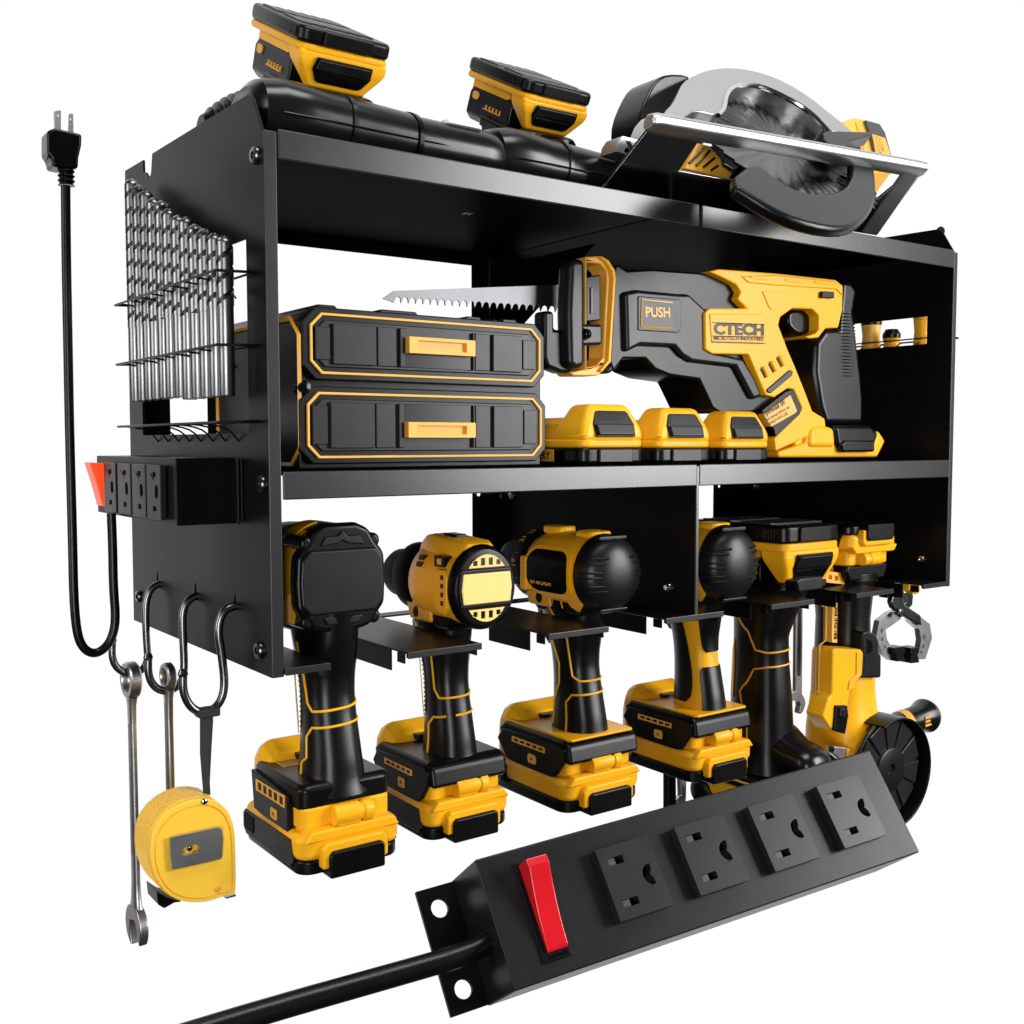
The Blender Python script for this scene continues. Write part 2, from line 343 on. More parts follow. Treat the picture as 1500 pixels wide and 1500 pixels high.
def wrench(px_ring, yring, length, name, label, rr=.0115, w=.011, par_rot=0, hh=.0039, tilt=0):
    c = on((0, 1, 0), (0, yring, 0), *px_ring)
    t = root(name, label, 'wrench', c, None)
    M = T(*c) @ RZ(par_rot) @ RX(tilt)
    m = MB(); n = 36; h = hh   # ring: annulus in the YZ plane
    for_r = []
    prof = [(rr, -h*.7), (rr, h*.7), (rr*.92, h), (rr*.66, h), (rr*.62, h*.8), (rr*.62, -h*.8), (rr*.66, -h), (rr*.92, -h)]
    rings = [[Vector((d, r*math.cos(2*PI*k/n), r*math.sin(2*PI*k/n))) for r, d in prof] for k in range(n)]
    m.loft(rings, False, closed=True)
    P('ring_end', m, STEEL, t, M=M)
    L0 = -rr*.92; L1 = -length+.022
    m = MB(); rg = []
    for z, a, b in ((L0, w*.62, .0030), (L0-.006, w*.48, .0024), (L0-.02, w*.44, .0022), (L1+.02, w*.5, .0022), (L1+.006, w*.62, .0025), (L1-.004, w*.95, .0030)):
        rg.append(superring(Vector((0, 0, z)), Vector((0, 1, 0)), Vector((1, 0, 0)), a, b, 20, 4))
    m.loft(rg); sh = P('shaft', m, STEEL, t, M=M)
    g = MB()
    for sx in (-1, 1): g.prism(rrect(w*.34, (L0-L1)*.62, w*.16, 4, 0, (L0+L1)/2+.01), 'x', sx*.00212, sx*.00235)
    P('recess', g, DSTEEL, sh, M=M)
    zc = L1-.013; R = .0162; out = []
    for k in range(25):
        a = math.radians(-62)+math.radians(304)*k/24; out.append((R*math.cos(a), R*.95*math.sin(a)))
    # jaw opening points downward (and slightly aside)
    jaw = [(R*math.sin(a), zc+R*math.cos(a)) for a in [math.radians(-140+280*k/26) for k in range(27)]]
    jaw += [(.0085, zc-R*.86), (.0078, zc-.002), (.0045, zc+.004), (-.0045, zc+.004), (-.0078, zc-.002), (-.0085, zc-R*.86)]
    rot = math.radians(-15); jaw = [((y)*math.cos(rot)-(z-zc)*math.sin(rot), zc+(y)*math.sin(rot)+(z-zc)*math.cos(rot)) for y, z in jaw]
    P('open_end', MB().prism(jaw, 'x', -.0032, .0032), STEEL, t, .0010, 2, M=M)
    return t
wrench((192, 996), .1985, .189, 'wrench', 'long steel combination wrench hanging from the hook nearest the power cord', par_rot=math.radians(2), rr=.0132, w=.0105, hh=.0040)
wrench((246, 991), .1215, .125, 'wrench', 'short steel combination wrench hanging from the middle hook behind the tape measure', par_rot=math.radians(2), rr=.0092, w=.0082, hh=.0028)

# tape measure
yt = .040
tp = root('tape_measure', 'yellow tape measure with steel belt clip hanging by a black strap', 'tape measure', on((0, 1, 0), (0, yt, 0), 285, 1320))
def cz(s, ox, oy, *pts): return [(ox+x/s, oy+y/s) for x, y in pts]
c3 = lambda *p: cz(2.63, 130, 830, *p)
face = AY(yt, *c3((250, 1010), (300, 945), (370, 905), (440, 893), (500, 905), (540, 945), (560, 1000), (566, 1060), (568, 1250), (560, 1264), (515, 1272), (465, 1290), (410, 1296), (350, 1288), (300, 1262), (262, 1210), (240, 1150), (236, 1080)))
face = smooth(face, 1)
body = P('case', MB().slab(face, (0, .030, 0)), TAPE, tp, .0022, 3)
cen = sum(face, Vector())/len(face)
m = MB(); nf = len(face)
for k in range(0, 150):
    u = k/150*nf; i = int(u) % nf; p = face[i].lerp(face[(i+1) % nf], u-int(u)); d = (p-cen)
    if p.x < cen.x+.012 and d.z > -.030: 
        tn = (face[(i+1) % nf]-face[i]).normalized()
        m.tube([p+Vector((0, .0045, 0)), p+Vector((0, .0285, 0))], .00065, 5)
P('rim_ribs', m, TAPE, body)
P('rim_line', MB().tube([cen+(p-cen)*.90+Vector((0, -.0001, 0)) for p in face], .00035, 5, closed=True), AMB, body)
clip = AY(yt-.003, *c3((312, 1045), (330, 1040), (500, 1004), (512, 1010), (518, 1050), (514, 1122), (508, 1128), (340, 1166), (322, 1168), (316, 1120)))
slot = AY(yt-.003, *c3((360, 1092), (372, 1082), (410, 1070), (422, 1074), (424, 1090), (416, 1100), (376, 1112), (362, 1108)))
P('belt_clip', MB().slab(clip, (0, .0012, 0), [slot]), CLIPM, tp, .0003)
def screw(pp, y, r, par, mm=CHROME):
    c = on((0, 1, 0), (0, y, 0), *pp); m = MB(); m.lathe([(r, 0), (r, .0006), (r*.7, .0011), (.0001, .0012)], c, (0, -1, 0), 16); o = P('screw', m, mm, par)
    x = MB(); x.box(c.x-r*.5, c.y-.0014, c.z-.0002, c.x+r*.5, c.y-.0011, c.z+.0002); x.box(c.x-.0002, c.y-.0014, c.z-r*.5, c.x+.0002, c.y-.00115, c.z+r*.5); P('screw_cross', x, PLAST, o)
screw(c3((387, 1087))[0], yt-.0016, .0016, tp); screw(c3((446, 904))[0], yt-.0002, .0019, tp)
m = MB(); m.lathe([(.0021, 0), (.0021, .0004), (.0017, .0006), (.0001, .0006)], on((0, 1, 0), (0, yt, 0), *c3((497, 1240))[0]), (0, -1, 0), 20); P('dimple', m, AMB, body)
P('foot', MB().slab(AY(yt+.006, *c3((262, 1250), (300, 1275), (360, 1292), (330, 1296), (292, 1318), (268, 1304))), (0, .02, 0)), PLAST, tp, .0006)
P('hook_tab', MB().slab(AY(yt+.008, *c3((524, 1276), (566, 1262), (568, 1270), (530, 1280))), (0, .012, 0)), STEEL, tp)
s1 = AY(.0535, *c3((438, 548), (475, 545), (478, 560), (462, 720), (470, 880), (443, 880), (430, 720), (430, 560)))
s1 = [Vector((p.x, p.y, p.z)) for p in s1]
P('strap', MB().slab(s1, (0, .0012, 0)), STRAP, tp, .0003)
s2 = AY(.0555, *c3((445, 560), (480, 552), (480, 600), (474, 700), (466, 860), (450, 860)))
P('strap', MB().slab(s2, (0, .0012, 0)), STRAP, tp, .0003)
u = on((0, 1, 0), (0, .0535, 0), *c3((458, 552))[0]); P('strap_loop', MB().box(u.x-.0068, .0492, u.z-.004, u.x+.0068, .0590, u.z+.0014), STRAP, tp, .0012)

# ================================================================== batteries
def pack_wide(par, M, deck=True, vents='full'):
    """slide battery with bar latch; local frame: front at y=0, underside z=0, 76 mm wide"""
    w = .0385
    b = P('battery', MB().prism(rrect(2*w, .0985, .011, 5, 0, .0475), 'z', .0088, .0250), YEL, par, .0048, 5, M=M)
    P('base_tray', MB().prism(rrect(2*w-.0015, .0965, .011, 5, 0, .0478), 'z', 0, .0095), PLAST, b, .0022, 2, M=M)
    P('upper_shell', MB().prism(rrect(.066, .088, .006, 4, 0, .0495), 'z', .0255, .0400), YEL, b, .0022, 3, M=M)
    m = MB()
    m.prism([(-.0245, .004), (-.0245, .0165), (-.0215, .0200), (.0215, .0200), (.0245, .0165), (.0245, .004)], 'y', -.0065, .004)
    m.prism([(-.036, .0205), (-.0305, .0275), (.0305, .0275), (.036, .0205)], 'y', -.0030, .02)
    P('front_ledge', m, YEL, b, .0018, 3, M=M)
    P('latch_plate', MB().prism([(-.0205, -.0015), (-.0205, .0125), (-.018, .0150), (.018, .0150), (.0205, .0125), (.0205, -.0015)], 'y', -.0095, .006), PLAST, b, .0015, 3, M=M)
    m = MB(); m.lathe([(.0062, -.013), (.0066, -.012), (.0066, .006), (.0055, .0065), (.0055, .0085), (.0066, .009), (.0066, .015), (.006, .0162)], (0, .0025, .0335), (1, 0, 0), 24)
    m.box(-.011, -.002, .0275, .006, .004, .0315)
    P('latch_bar', m, YEL, b, .0006, M=M)
    for s in (-1, 1):
        if vents == 'full':
            m = MB(); m.prism([(.008, .0085), (.012, .0045), (.088, .0045), (.093, .0085), (.093, .0180), (.089, .0212), (.012, .0212)], 'x', s*(w-.0012), s*(w+.0006)); P('side_panel', m, PLAST, b, .0005, M=M)
        else:
            m = MB(); m.prism([(.072, .0065), (.093, .0065), (.093, .0190), (.089, .0222), (.072, .0212)], 'x', s*(w-.0012), s*(w+.0006)); P('side_panel', m, PLAST, b, .0005, M=M)
        m = MB()
        for k in range(5): m.box(min(s*(w+.0004), s*(w+.0013)), .0745+k*.0034, .0080, max(s*(w+.0004), s*(w+.0013)), .0763+k*.0034, .0185)
        P('vent_slots', m, GLOSS, b, .0003, M=M)
    # domed rear hump
    m = MB(); rg = []
    for y, a, zt in ((.062, .028, .047), (.072, .030, .060), (.084, .031, .066), (.093, .030, .063), (.099, .027, .052), (.101, .022, .034)):
        rg.append([Vector((x, y, z)) for x, z in [(a, .020), (a, zt-.010), (a-.004, zt-.003), (a-.010, zt), (-a+.010, zt), (-a+.004, zt-.003), (-a, zt-.010), (-a, .020)]])
    m.loft(rg); P('rear_hump', m, YEL, b, .0012, 2, ang=20, M=M)
    return b

def pack_slim(par, M, name='battery', dp=.048, tb=.0):
    """slide battery with recessed thumb latch; local frame: front at y=0, underside z=0, 76 mm wide, 110 mm long"""
    b = P(name, MB().prism(rrect(.0755, .112, .009, 5, 0, .056), 'z', .0150, .0230), YEL, par, .0022, 3, M=M)
    P('base_tray', MB().prism(rrect(.0765, .113, .0095, 5, 0, .056), 'z', 0, .0158), PLAST, b, .0030, 3, M=M)
    P('base_notch', MB().box(-.020, -.0032, .0015, .020, .004, .0140), PLAST, b, .0010, M=M)
    m = MB()
    for i in range(2):
        for k in range(6):
            cx = -.0255+k*.0102; y0 = .012+i*.046
            m.slab([Vector((x, y, 0.0004)) for x, y in ((cx, y0), (cx+.0078, y0+.007), (cx+.0078, y0+.040), (cx, y0+.033))], (0, 0, -.0020))
    P('tread_pads', m, TREAD, b, .0004, M=M)
    m = MB()
    lo, hi = .0200, .0545
    v = [(-.0365, .0000, lo), (.0365, .0000, lo), (.0365, dp, lo), (-.0365, dp, lo), (-.0365, -.0002, .0310), (.0365, -.0002, .0310), (.0365, dp-.004, .0310), (-.0365, dp-.004, .0310),
         (-.0240, .0080, hi), (.0240, .0080, hi), (.0240, max(.014, dp-.014), hi), (-.0240, max(.014, dp-.014), hi)]
    m.add(v, [(0, 3, 2, 1), (0, 1, 5, 4), (1, 2, 6, 5), (2, 3, 7, 6), (3, 0, 4, 7), (4, 5, 9, 8), (5, 6, 10, 9), (6, 7, 11, 10), (7, 4, 8, 11), (8, 9, 10, 11)])
    P('latch_housing', m, YEL, b, .0060, 5, ang=15, M=M)
    P('rail', MB().prism([(-.030, .0215), (-.030, .0375), (-.022, .0430), (.022, .0430), (.030, .0375), (.030, .0215)], 'y', .038, .106), YEL, b, .0015, M=M)
    # latch window lies on the sloping front
    A0 = Vector((0, -.0016, .0235)); Vd = (Vector((0, .0080, hi))-Vector((0, -.0002, .0310))).normalized(); N = Vector((1, 0, 0)).cross(Vd); N = -N if N.y > 0 else N
    def q(x, h): return A0+Vector((x, 0, 0))+Vd*h
    m = MB(); m.slab([q(-.0230, .0010), q(.0230, .0010), q(.0245, .0130), q(.0195, .0240), (q(.0170, .0260)), q(-.0170, .0260), q(-.0195, .0240), q(-.0245, .0130)], N*.0024)
    w_ = P('thumb_latch', m, PLAST, b, .0007, M=M)
    m = MB(); m.slab([q(-.0215, .0020)+N*.0018, q(.0215, .0020)+N*.0018, q(.0225, .0125)+N*.0018, q(-.0225, .0125)+N*.0018], N*.0026)
    P('latch_lip', m, SATIN, w_, .0009, 3, M=M)
    m = MB(); m.slab([q(-.0195, .0150)+N*.002, q(.0195, .0150)+N*.002, q(.0160, .0240)+N*.002, q(-.0160, .0240)+N*.002], N*.0007)
    P('latch_pocket', m, GLOSS, w_, .0002, M=M)
    for s in (-1, 1):
        m = MB()
        for k in range(5): m.box(min(s*.0380, s*.0389), .010+k*.0030, .0035, max(s*.0380, s*.0389), .0117+k*.0030, .0125)
        P('vent_slots', m, GLOSS, b, .0003, M=M)
    return b

# ================================================================== pistol-grip tools in the trays
def grip_fn(st):
    def ev(z, a):
        for i in range(len(st)-1):
            if z <= st[i+1][0] or i == len(st)-2: break
        z0, z1 = st[i], st[i+1]; t = min(1, max(0, (z-z0[0])/(z1[0]-z0[0]))); t = t*t*(3-2*t) if False else t
        c = z0[1]+(z1[1]-z0[1])*t; hd = z0[2]+(z1[2]-z0[2])*t; hw = z0[3]+(z1[3]-z0[3])*t
        ca, sa = math.cos(a), math.sin(a); e = 2/2.5
        return Vector((hw*math.copysign(abs(sa)**e, sa), c+hd*math.copysign(abs(ca)**e, ca), z))
    return ev       # a = 0 faces the nose (+y), pi faces the user (-y); negative a is the left flank
def seg_surface(ev, pts, off=.0005, k=8):
    out = []
    for (z0, a0), (z1, a1) in zip(pts[:-1], pts[1:]):
        for i in range(k):
            t = i/k; out.append((z0+(z1-z0)*t, a0+(a1-a0)*t))
    out.append(pts[-1]); res = []
    for z, a in out:
        p = ev(z, a); c = ev(z, a+PI); n = ((p-c)); n.z = 0; n.normalize(); res.append(p+n*off)
    return res

def drill(kind, label, loc, k=1.0, kw=1.0, hs=1.0, group='cordless drills in the bottom trays'):
    x, y, z = loc; t = root('cordless_drill', label, 'power drill', loc, group); M = T(x, y, z) @ Matrix.Diagonal((k*kw, k*kw, k, 1)); M0 = M
    # --- battery and foot
    bt = pack_wide(t, M, vents='full' if kind in ('impact', 'round') else 'rear')
    if kind == 'impact':
        m = MB(); m.prism(rrect(.069, .080, .008, 4, 0, .046), 'z', .0370, .0540)
        P('foot', m, PLAST, t, .0045, 4, M=M)
        for s in (-1, 1): P('side_guard', MB().prism([(.028, .0190), (.078, .0240), (.082, .0490), (.020, .0450), (.020, .0190)], 'x', s*.0325, s*.0372), PLAST, t, .0010, M=M)
        P('deck_label', MB().box(-.024, .054, .0534, .020, .078, .0545), AMB, t, .0003, M=M)
    else:
        m = MB(); m.prism([(-.002, .0365), (.0005, .0500), (.006, .0535), (.082, .0535), (.090, .0480), (.085, .0370)], 'x', -.0345, .0345)
        P('foot', m, PLAST, t, .0050, 4, M=M)
        for s in (-1, 1): P('side_guard', MB().prism([(.003, .0390), (.013, .0270), (.022, .0215), (.076, .0250), (.089, .0390), (.082, .0480), (.010, .0510), (.003, .0480)], 'x', s*.0325, s*.0362), PLAST, t, .0012, M=M)
        if kind == 'ball':
            P('deck', MB().prism([(-.030, .0015), (.030, .0015), (.0315, .004), (.0315, .086), (-.0315, .086), (-.0315, .004)], 'z', .0528, .0550), YEL, t, .0012, 3, M=M)
    P('deck_button', MB().prism(rrect(.018, .012, .003, 3, 0, .070), 'z', .0538, .0580), PLAST, t, .0008, M=M)
    for s in (-1, 1):
        xs = .0362 if kind != 'impact' else .0372
        m = MB(); zc = lambda yy: (.0555 if kind == 'ball' else .0540)-(yy-.045)*(-.02)
        xo, xi = s*(xs+.0006), s*(xs-.0004)
        y0, y1, hgt = (.026, .068, .0044) if kind != 'impact' else (.024, .072, .0075)
        zb_ = .0405 if kind != 'impact' else .0375
        holes = [[(y0+.0022+(y1-y0-.003)*j/5, zb_+.0012), (y0+.0022+(y1-y0-.003)*j/5+(y1-y0)*.14, zb_+.0012), (y0+.0022+(y1-y0-.003)*j/5+(y1-y0)*.14, zb_+hgt-.0012), (y0+.0022+(y1-y0-.003)*j/5, zb_+hgt-.0012)] for j in range(5)]
        m.prism([(y0, zb_), (y1, zb_), (y1, zb_+hgt), (y0, zb_+hgt)], 'x', xi, xo, holes); P('charge_gauge', m, TRIM, t, .0001, M=M)
        P('gauge_button', MB().prism(chamf(.0100, .0072, .0012, .042, .0325 if kind != 'impact' else .0295), 'x', xi, s*(xs+.0009)), TRIM, t, .0003, M=M)
        P('button_dot', MB().prism(circ(.0009, 8, .042, .0325 if kind != 'impact' else .0295), 'x', s*(xs+.0008), s*(xs+.0012)), PLAST, t, M=M)
    # --- grip
    st = [(.056, .0290, .0300, .0250), (.061, .0290, .0262, .0212), (.067, .0290, .0236, .0188), (.078, .0292, .0218, .0174), (.090, .0305, .0200, .0165), (.102, .0322, .0186, .0158), (.112, .0335, .0184, .0156), (.121, .0343, .0196, .0160), (.130, .0352, .0226, .0168), (.142, .0370, .0272, .0174), (.160, .0400, .0330, .0180)]
    if kind == 'impact': st = [(a, b+.001, c*1.04, d*1.12) for a, b, c, d in st]
    zg = lambda q: .158-(.158-q)*1.17
    st = [(zg(q[0]), *q[1:]) for q in st]
    ev = grip_fn(st); m = MB(); rg = []
    for kz in range(34):
        zz = .0435+(.158-.0435)*kz/33; rg.append([ev(zz, 2*PI*j/36) for j in range(36)])
    m.loft(rg); ygrip = False
    gr = P('grip', m, RUBBER, t, M=M)
    lines = {'impact': [[(.140, 1.5), (.108, 1.75), (.104, 2.0), (.106, 3.6), (.108, 4.6)], [(.064, 1.5), (.075, 1.45), (.079, 1.65), (.090, 1.65), (.0955, 1.95), (.0975, 3.6), (.098, 4.6)]],
             'round': [[(.146, 1.2), (.138, 1.3), (.132, 1.75), (.108, 1.85), (.103, 2.1), (.104, 3.6), (.106, 4.6)], [(.064, 1.5), (.086, 1.5), (.091, 1.7), (.0925, 2.4)], [(.093, 2.9), (.0935, 3.6), (.094, 4.6)], [(.0655, 1.6), (.0655, 2.6), (.067, 4.6)]],
             'ball': [[(.150, 1.4), (.138, 1.7), (.130, 1.95), (.106, 2.15), (.103, 2.5), (.103, 3.6), (.104, 4.6)], [(.067, 1.75), (.089, 1.75), (.094, 2.05), (.095, 3.6), (.096, 4.6)], [(.067, 1.75), (.0665, 3.2), (.068, 4.6)], [(.132, .75), (.131, 1.25), (.113, 1.55), (.100, 1.5), (.088, 1.15), (.072, 1.1)]]}
    if kind == 'yellow': lines['yellow'] = []
    for ln in lines[kind]:
        ln2 = [(zg(a), -b) for a, b in ln]
        P('trim_line', MB().tube(seg_surface(ev, ln2, .0002), .00085, 6), YEL, gr, M=M)
    if kind in ('impact', 'round'):
        m = MB()
        for kk in range(17):
            zz = .078+kk*.0032; m.tube([ev(zz, a)+Vector((0, .0002, 0)) for a in [-.95+j*1.9/6 for j in range(7)]], .0007, 5)
        P('grip_ribs', m, RUBBER, gr, M=M)
        # lettered strip on the flank
        a0 = -1.05; m = MB()
        strip_pts = []
        for zz in (.086, .128): strip_pts.append((zz, a0))
        R_ = [ev(.078, -1.22), ev(.084, -.90), ev(.120, -.90), ev(.127, -1.22)]
        if kind == 'impact':
            off = Vector((-.0010, .0006, 0)); m.slab([p+off for p in R_], (-.0006, .0003, 0)); P('name_strip', m, TRIM, gr, .0001, M=M)
            O = ev(.0825, -1.20)+off*2; Vv = (ev(.0885, -.95)-ev(.0885, -1.20)).normalized(); Uu = Vector((0, 0, 1))
            m = MB(); m.text('BRUSHLESS', O+Vector((-.0004, .0004, 0)), Uu, -Vv*-1, .0050, .0003, fit=.036, bold=.02); P('lettering', m, PLAST, gr, M=M)
        else:
            off = Vector((-.0008, .0006, 0)); m.slab([p+off for p in R_], (-.0006, .0003, 0)); P('name_strip', m, AMB, gr, .0001, M=M)
    # trigger
    m = MB(); rg = []
    for zz, yy, a, b in ((.116, .058, .006, .006), (.124, .062, .008, .009), (.134, .066, .008, .010), (.143, .068, .008, .009)):
        rg.append(superring(Vector((0, yy, zz)), Vector((1, 0, 0)), Vector((0, 1, 0)), a, b, 16))
    m.loft(rg); P('trigger', m, PLAST, t, M=M)
    # --- head, axis along y at z = H
    H = .178; yr = .006
    if kind == 'impact': M = M @ T(0, .004, -.001) @ T(0, 0, H) @ SC(.93) @ T(0, 0, -H)
    elif kind == 'round': M = M @ T(0, -.008, -.003) @ T(0, 0, H) @ SC(.83) @ T(0, 0, -H)
    else: M = M @ T(0, -.002, -.0010) @ T(0, 0, H) @ SC(.85*hs) @ T(0, 0, -H)
    if kind == 'impact':
        m = MB(); rg = []
        for yy, r, e in ((.016, .0345, 2.3), (.026, .0365, 2.3), (.06, .0365, 2.3), (.095, .035, 2.2), (.11, .030, 2.1), (.118, .024, 2)):
            rg.append(superring(Vector((0, yy, H)), Vector((1, 0, 0)), Vector((0, 0, 1)), r*.98, r, 40, e))
        m.loft(rg); hd = P('motor_housing', m, YEL, t, M=M)
        # rear cap: layered octagonal pad
        oct1 = [(-.0335, -.017), (-.0345, .0), (-.0335, .017), (-.026, .026), (-.0215, .0335), (-.012, .0375), (.012, .0375), (.0215, .0335), (.026, .026), (.0335, .017), (.0345, 0), (.0335, -.017), (.027, -.0245), (.022, -.031), (.010, -.0335), (-.010, -.0335), (-.022, -.031), (-.027, -.0245)]
        cp = P('rear_cap', MB().prism([(a*1.05, H+b*1.02) for a, b in oct1], 'y', yr, yr+.013), PLAST, t, .0035, 4, M=M)
        P('cap_pad', MB().prism([(-.0325, H-.015), (-.0335, H), (-.0325, H+.015), (-.026, H+.0215), (.026, H+.0215), (.0325, H+.015), (.0335, H), (.0325, H-.015), (.026, H-.0215), (-.026, H-.0215)], 'y', yr-.0022, yr+.004), SATIN, cp, .0018, 3, M=M)
        m = MB()
        m.prism([(-.018, H+.0235), (-.0135, H+.0300), (-.004, H+.0300), (0, H+.0335), (.004, H+.0300), (.0135, H+.0300), (.018, H+.0235), (.004, H+.0250), (0, H+.027), (-.004, H+.0250)], 'y', yr-.0014, yr+.003); P('cap_relief', m, SATIN, cp, .0008, 2, M=M); m = MB()
        m.prism([(-.016, H-.0235), (-.0125, H-.0285), (-.003, H-.0285), (0, H-.0260), (.003, H-.0285), (.0125, H-.0285), (.016, H-.0235)], 'y', yr-.0014, yr+.003)
        P('cap_relief', m, SATIN, cp, .0008, 2, M=M)
        for s in (-1, 1):
            for q in (-1, 1):
                m = MB(); m.lathe([(.0030, 0), (.0050, .0015), (.0050, .030), (.0045, .033)], (s*.0268, yr+.0008, H+q*.0258), (0, 1, 0), 16); P('corner_boss', m, PLAST, cp, .001, M=M)
        # side windows and top panel
        m = MB(); R = .0372
        def cyl_patch(a0, a1, y0, y1, r, n=12):
            ps = []
            rings = [[Vector((r*.985*math.sin(a), yy, H+r*math.cos(a))) for a in [a0+(a1-a0)*j/n for j in range(n+1)]]+[Vector(((r-.0015)*.985*math.sin(a), yy, H+(r-.0015)*math.cos(a))) for a in [a1+(a0-a1)*j/n for j in range(n+1)]] for yy in (y0, y1)]
            return rings
        P('top_band', MB().loft(cyl_patch(-.95, .95, .022, .060, R+.0006)), PLAST, t, .0003, M=M)
        P('top_window', MB().loft(cyl_patch(-.85, -.15, .034, .054, R+.0014)), YEL, t, .0003, M=M)
        m = MB(); m.prism([(.018, .150), (.060, .148), (.064, .166), (.040, .158), (.018, .172)], 'x', -.0372, -.0300); P('side_cheek', m, AMB, t, .002, 3, M=M)
        P('nose_collar', MB().lathe([(.024, .117), (.0215, .121), (.0205, .133), (.017, .140), (.012, .141), (.009, .158), (.0065, .159)], (0, 0, H), (0, 1, 0), 32), PLAST, t, .0008, M=M)
        P('neck', MB().prism([(.018, .140), (.022, .158), (.080, .158), (.074, .140)], 'x', -.021, .021), PLAST, t, .004, 3, M=M)
        P('neck_accent', MB().box(-.014, .0165, .1425, .014, .0195, .1440), YEL, t, .0003, M=M)
    elif kind == 'round':
        R = .0330
        P('motor_housing', MB().lathe([(R-.004, -.009), (R-.0005, -.005), (R, .01), (R+.0005, .050), (R-.0005, .064), (R-.004, .070)], (0, 0, H), (0, 1, 0), 48), YEL, t, M=M)
        P('gear_housing', MB().lathe([(R-.005, .068), (R-.002, .074), (R-.003, .098), (R-.007, .106), (.0225, .108), (.0215, .132), (.018, .140), (.010, .148), (.006, .150)], (0, 0, H), (0, 1, 0), 40), CHUCK, t, M=M)
        cp = P('rear_cap', MB().lathe([(.026, -.0175), (.0315, -.0168), (.0345, -.0135), (.0352, -.010), (.0348, -.0065), (.0325, -.0055)], (0, 0, H), (0, 1, 0), 56), PLAST, t, .0006, M=M)
        yq = -.0182
        pan = [(-.0255, -.0125), (-.0272, 0), (-.0255, .0125), (.0255, .0125), (.0272, 0), (.0255, -.0125)]
        P('cap_band', MB().prism([(a*1.08, H+b*1.28) for a, b in pan], 'y', yq-.0006, yq+.003), PLAST, cp, .0012, 3, M=M)
        P('cap_panel', MB().prism([(a, H+b) for a, b in pan], 'y', yq-.0016, yq+.002), mat_panel, cp, .0010, 3, M=M)
        for q in (1, -1):
            arc = [(.0245*math.cos(a), H+q*.0275*math.sin(a)*1.0) for a in [math.radians(38+104*j/12) for j in range(13)]]
            base = H+q*.0170; g = [(.0193, base)]+[(p[0], p[1]) for p in arc]+[(-.0193, base)]
            hol = []
            for cxx in (-.0125, -.0042, .0042, .0125):
                hh = .0042 if abs(cxx) > .01 else .0062
                hol.append([(cxx-.0024, base+q*.0016), (cxx+.0024, base+q*.0016), (cxx+.0024, base+q*(.0016+hh)), (cxx-.0024, base+q*(.0016+hh))])
            P('cap_vent', MB().prism(g, 'y', yq-.0006, yq+.002, hol), mat_panel, cp, .0002, M=M)
        # ridge on top, side fairing
        m = MB(); rg = []
        for yy, a, b, h in ((-.008, .015, .013, .006), (.000, .0185, .015, .0085), (.028, .0185, .015, .010), (.050, .0175, .013, .012), (.066, .014, .010, .010), (.074, .012, .009, .005)):
            zt = H+R-.004; rg.append([Vector((xx, yy, zz)) for xx, zz in ((-a-.004, zt-.006), (-a, zt+h*.5), (-b, zt+h), (b, zt+h), (a, zt+h*.5), (a+.004, zt-.006))])
        m.loft(rg); P('top_ridge', m, YEL, t, .0018, 3, M=M)
        P('speed_switch', MB().box(-.006, .022, H+R+.0045, .006, .046, H+R+.0085), PLAST, t, .001, M=M)
        for s in (-1, 1):
            m = MB(); m.prism([(y_-.009, z_) for y_, z_ in [(.004, H-.016), (.004, H+.010), (.009, H+.015), (.020, H+.015), (.024, H+.010), (.024, H-.014), (.018, H-.021), (.008, H-.021)]], 'x', s*(R-.004), s*(R+.0016)); sd = P('side_vent', m, YEL, t, .0010, 3, M=M)
            m = MB()
            for j in range(4): m.prism([(.000, H-.014+j*.007), (.004, H-.014+j*.007), (.004, H-.0105+j*.007), (.000, H-.0100+j*.007)], 'x', s*(R+.0012), s*(R+.0020))
            P('vent_slots', m, PLAST, sd, M=M)
            m = MB(); m.prism([(.044, H+.014), (.052, H+.014), (.050, H+.018), (.042, H+.018)], 'x', s*(R-.006), s*(R-.0015)); m.prism([(.044, H+.0195), (.052, H+.0195), (.050, H+.0235), (.042, H+.0235)], 'x', s*(R-.010), s*(R-.0045)); P('vent_slots', m, PLAST, t, M=M)
            m = MB(); m.prism([(.005, H+.0165), (.020, H+.0165), (.020, H+.0255), (.005, H+.0255)], 'x', s*(R-.014), s*(R-.0015)); P('side_badge', m, PLAST, t, .0005, M=M)
            m = MB(); m.prism([(.008, H+.0185), (.0145, H+.0185), (.0145, H+.0235), (.008, H+.0235)], 'x', s*(R-.003), s*(R-.0010)); P('badge_light', m, TRIM, t, .0003, M=M)
        P('neck', MB().prism([(.012, .140), (.006, .158), (.074, .160), (.082, .146), (.074, .138)], 'x', -.020, .020), PLAST, t, .003, 3, M=M)
        m = MB(); m.prism([(.040, .1440), (.078, .1440), (.086, .1640), (.060, .1600), (.050, .1700), (.042, .1660)], 'x', -.0235, .0235); P('front_cheek', m, AMB, t, .002, 3, M=M)
        m = MB(); m.lathe([(.005, -.0242), (.005, .0242)], (0, .066, .1510), (1, 0, 0), 16); P('cheek_knob', m, PLAST, t, .0008, M=M)
    else:   # ball-ended
        R = .0335
        P('motor_housing', MB().lathe([(R-.004, .001), (R-.0005, .004), (R+.0008, .022), (R+.0006, .055), (R-.001, .070), (R-.003, .080), (R-.006, .084)], (0, 0, H), (0, 1, 0), 48), YEL, t, M=M)
        prof = [(.0001, -.0190)]+[(R*math.sin(a)**.8, -.002-.017*math.cos(a)) for a in [math.radians(8+82*j/12) for j in range(13)]]+[(R+.0012, .001), (R+.0014, .004), (R-.002, .006)]
        cp = P('rear_cap', MB().lathe(prof, (0, 0, H), (0, 1, 0), 56), SATIN, t, M=M)
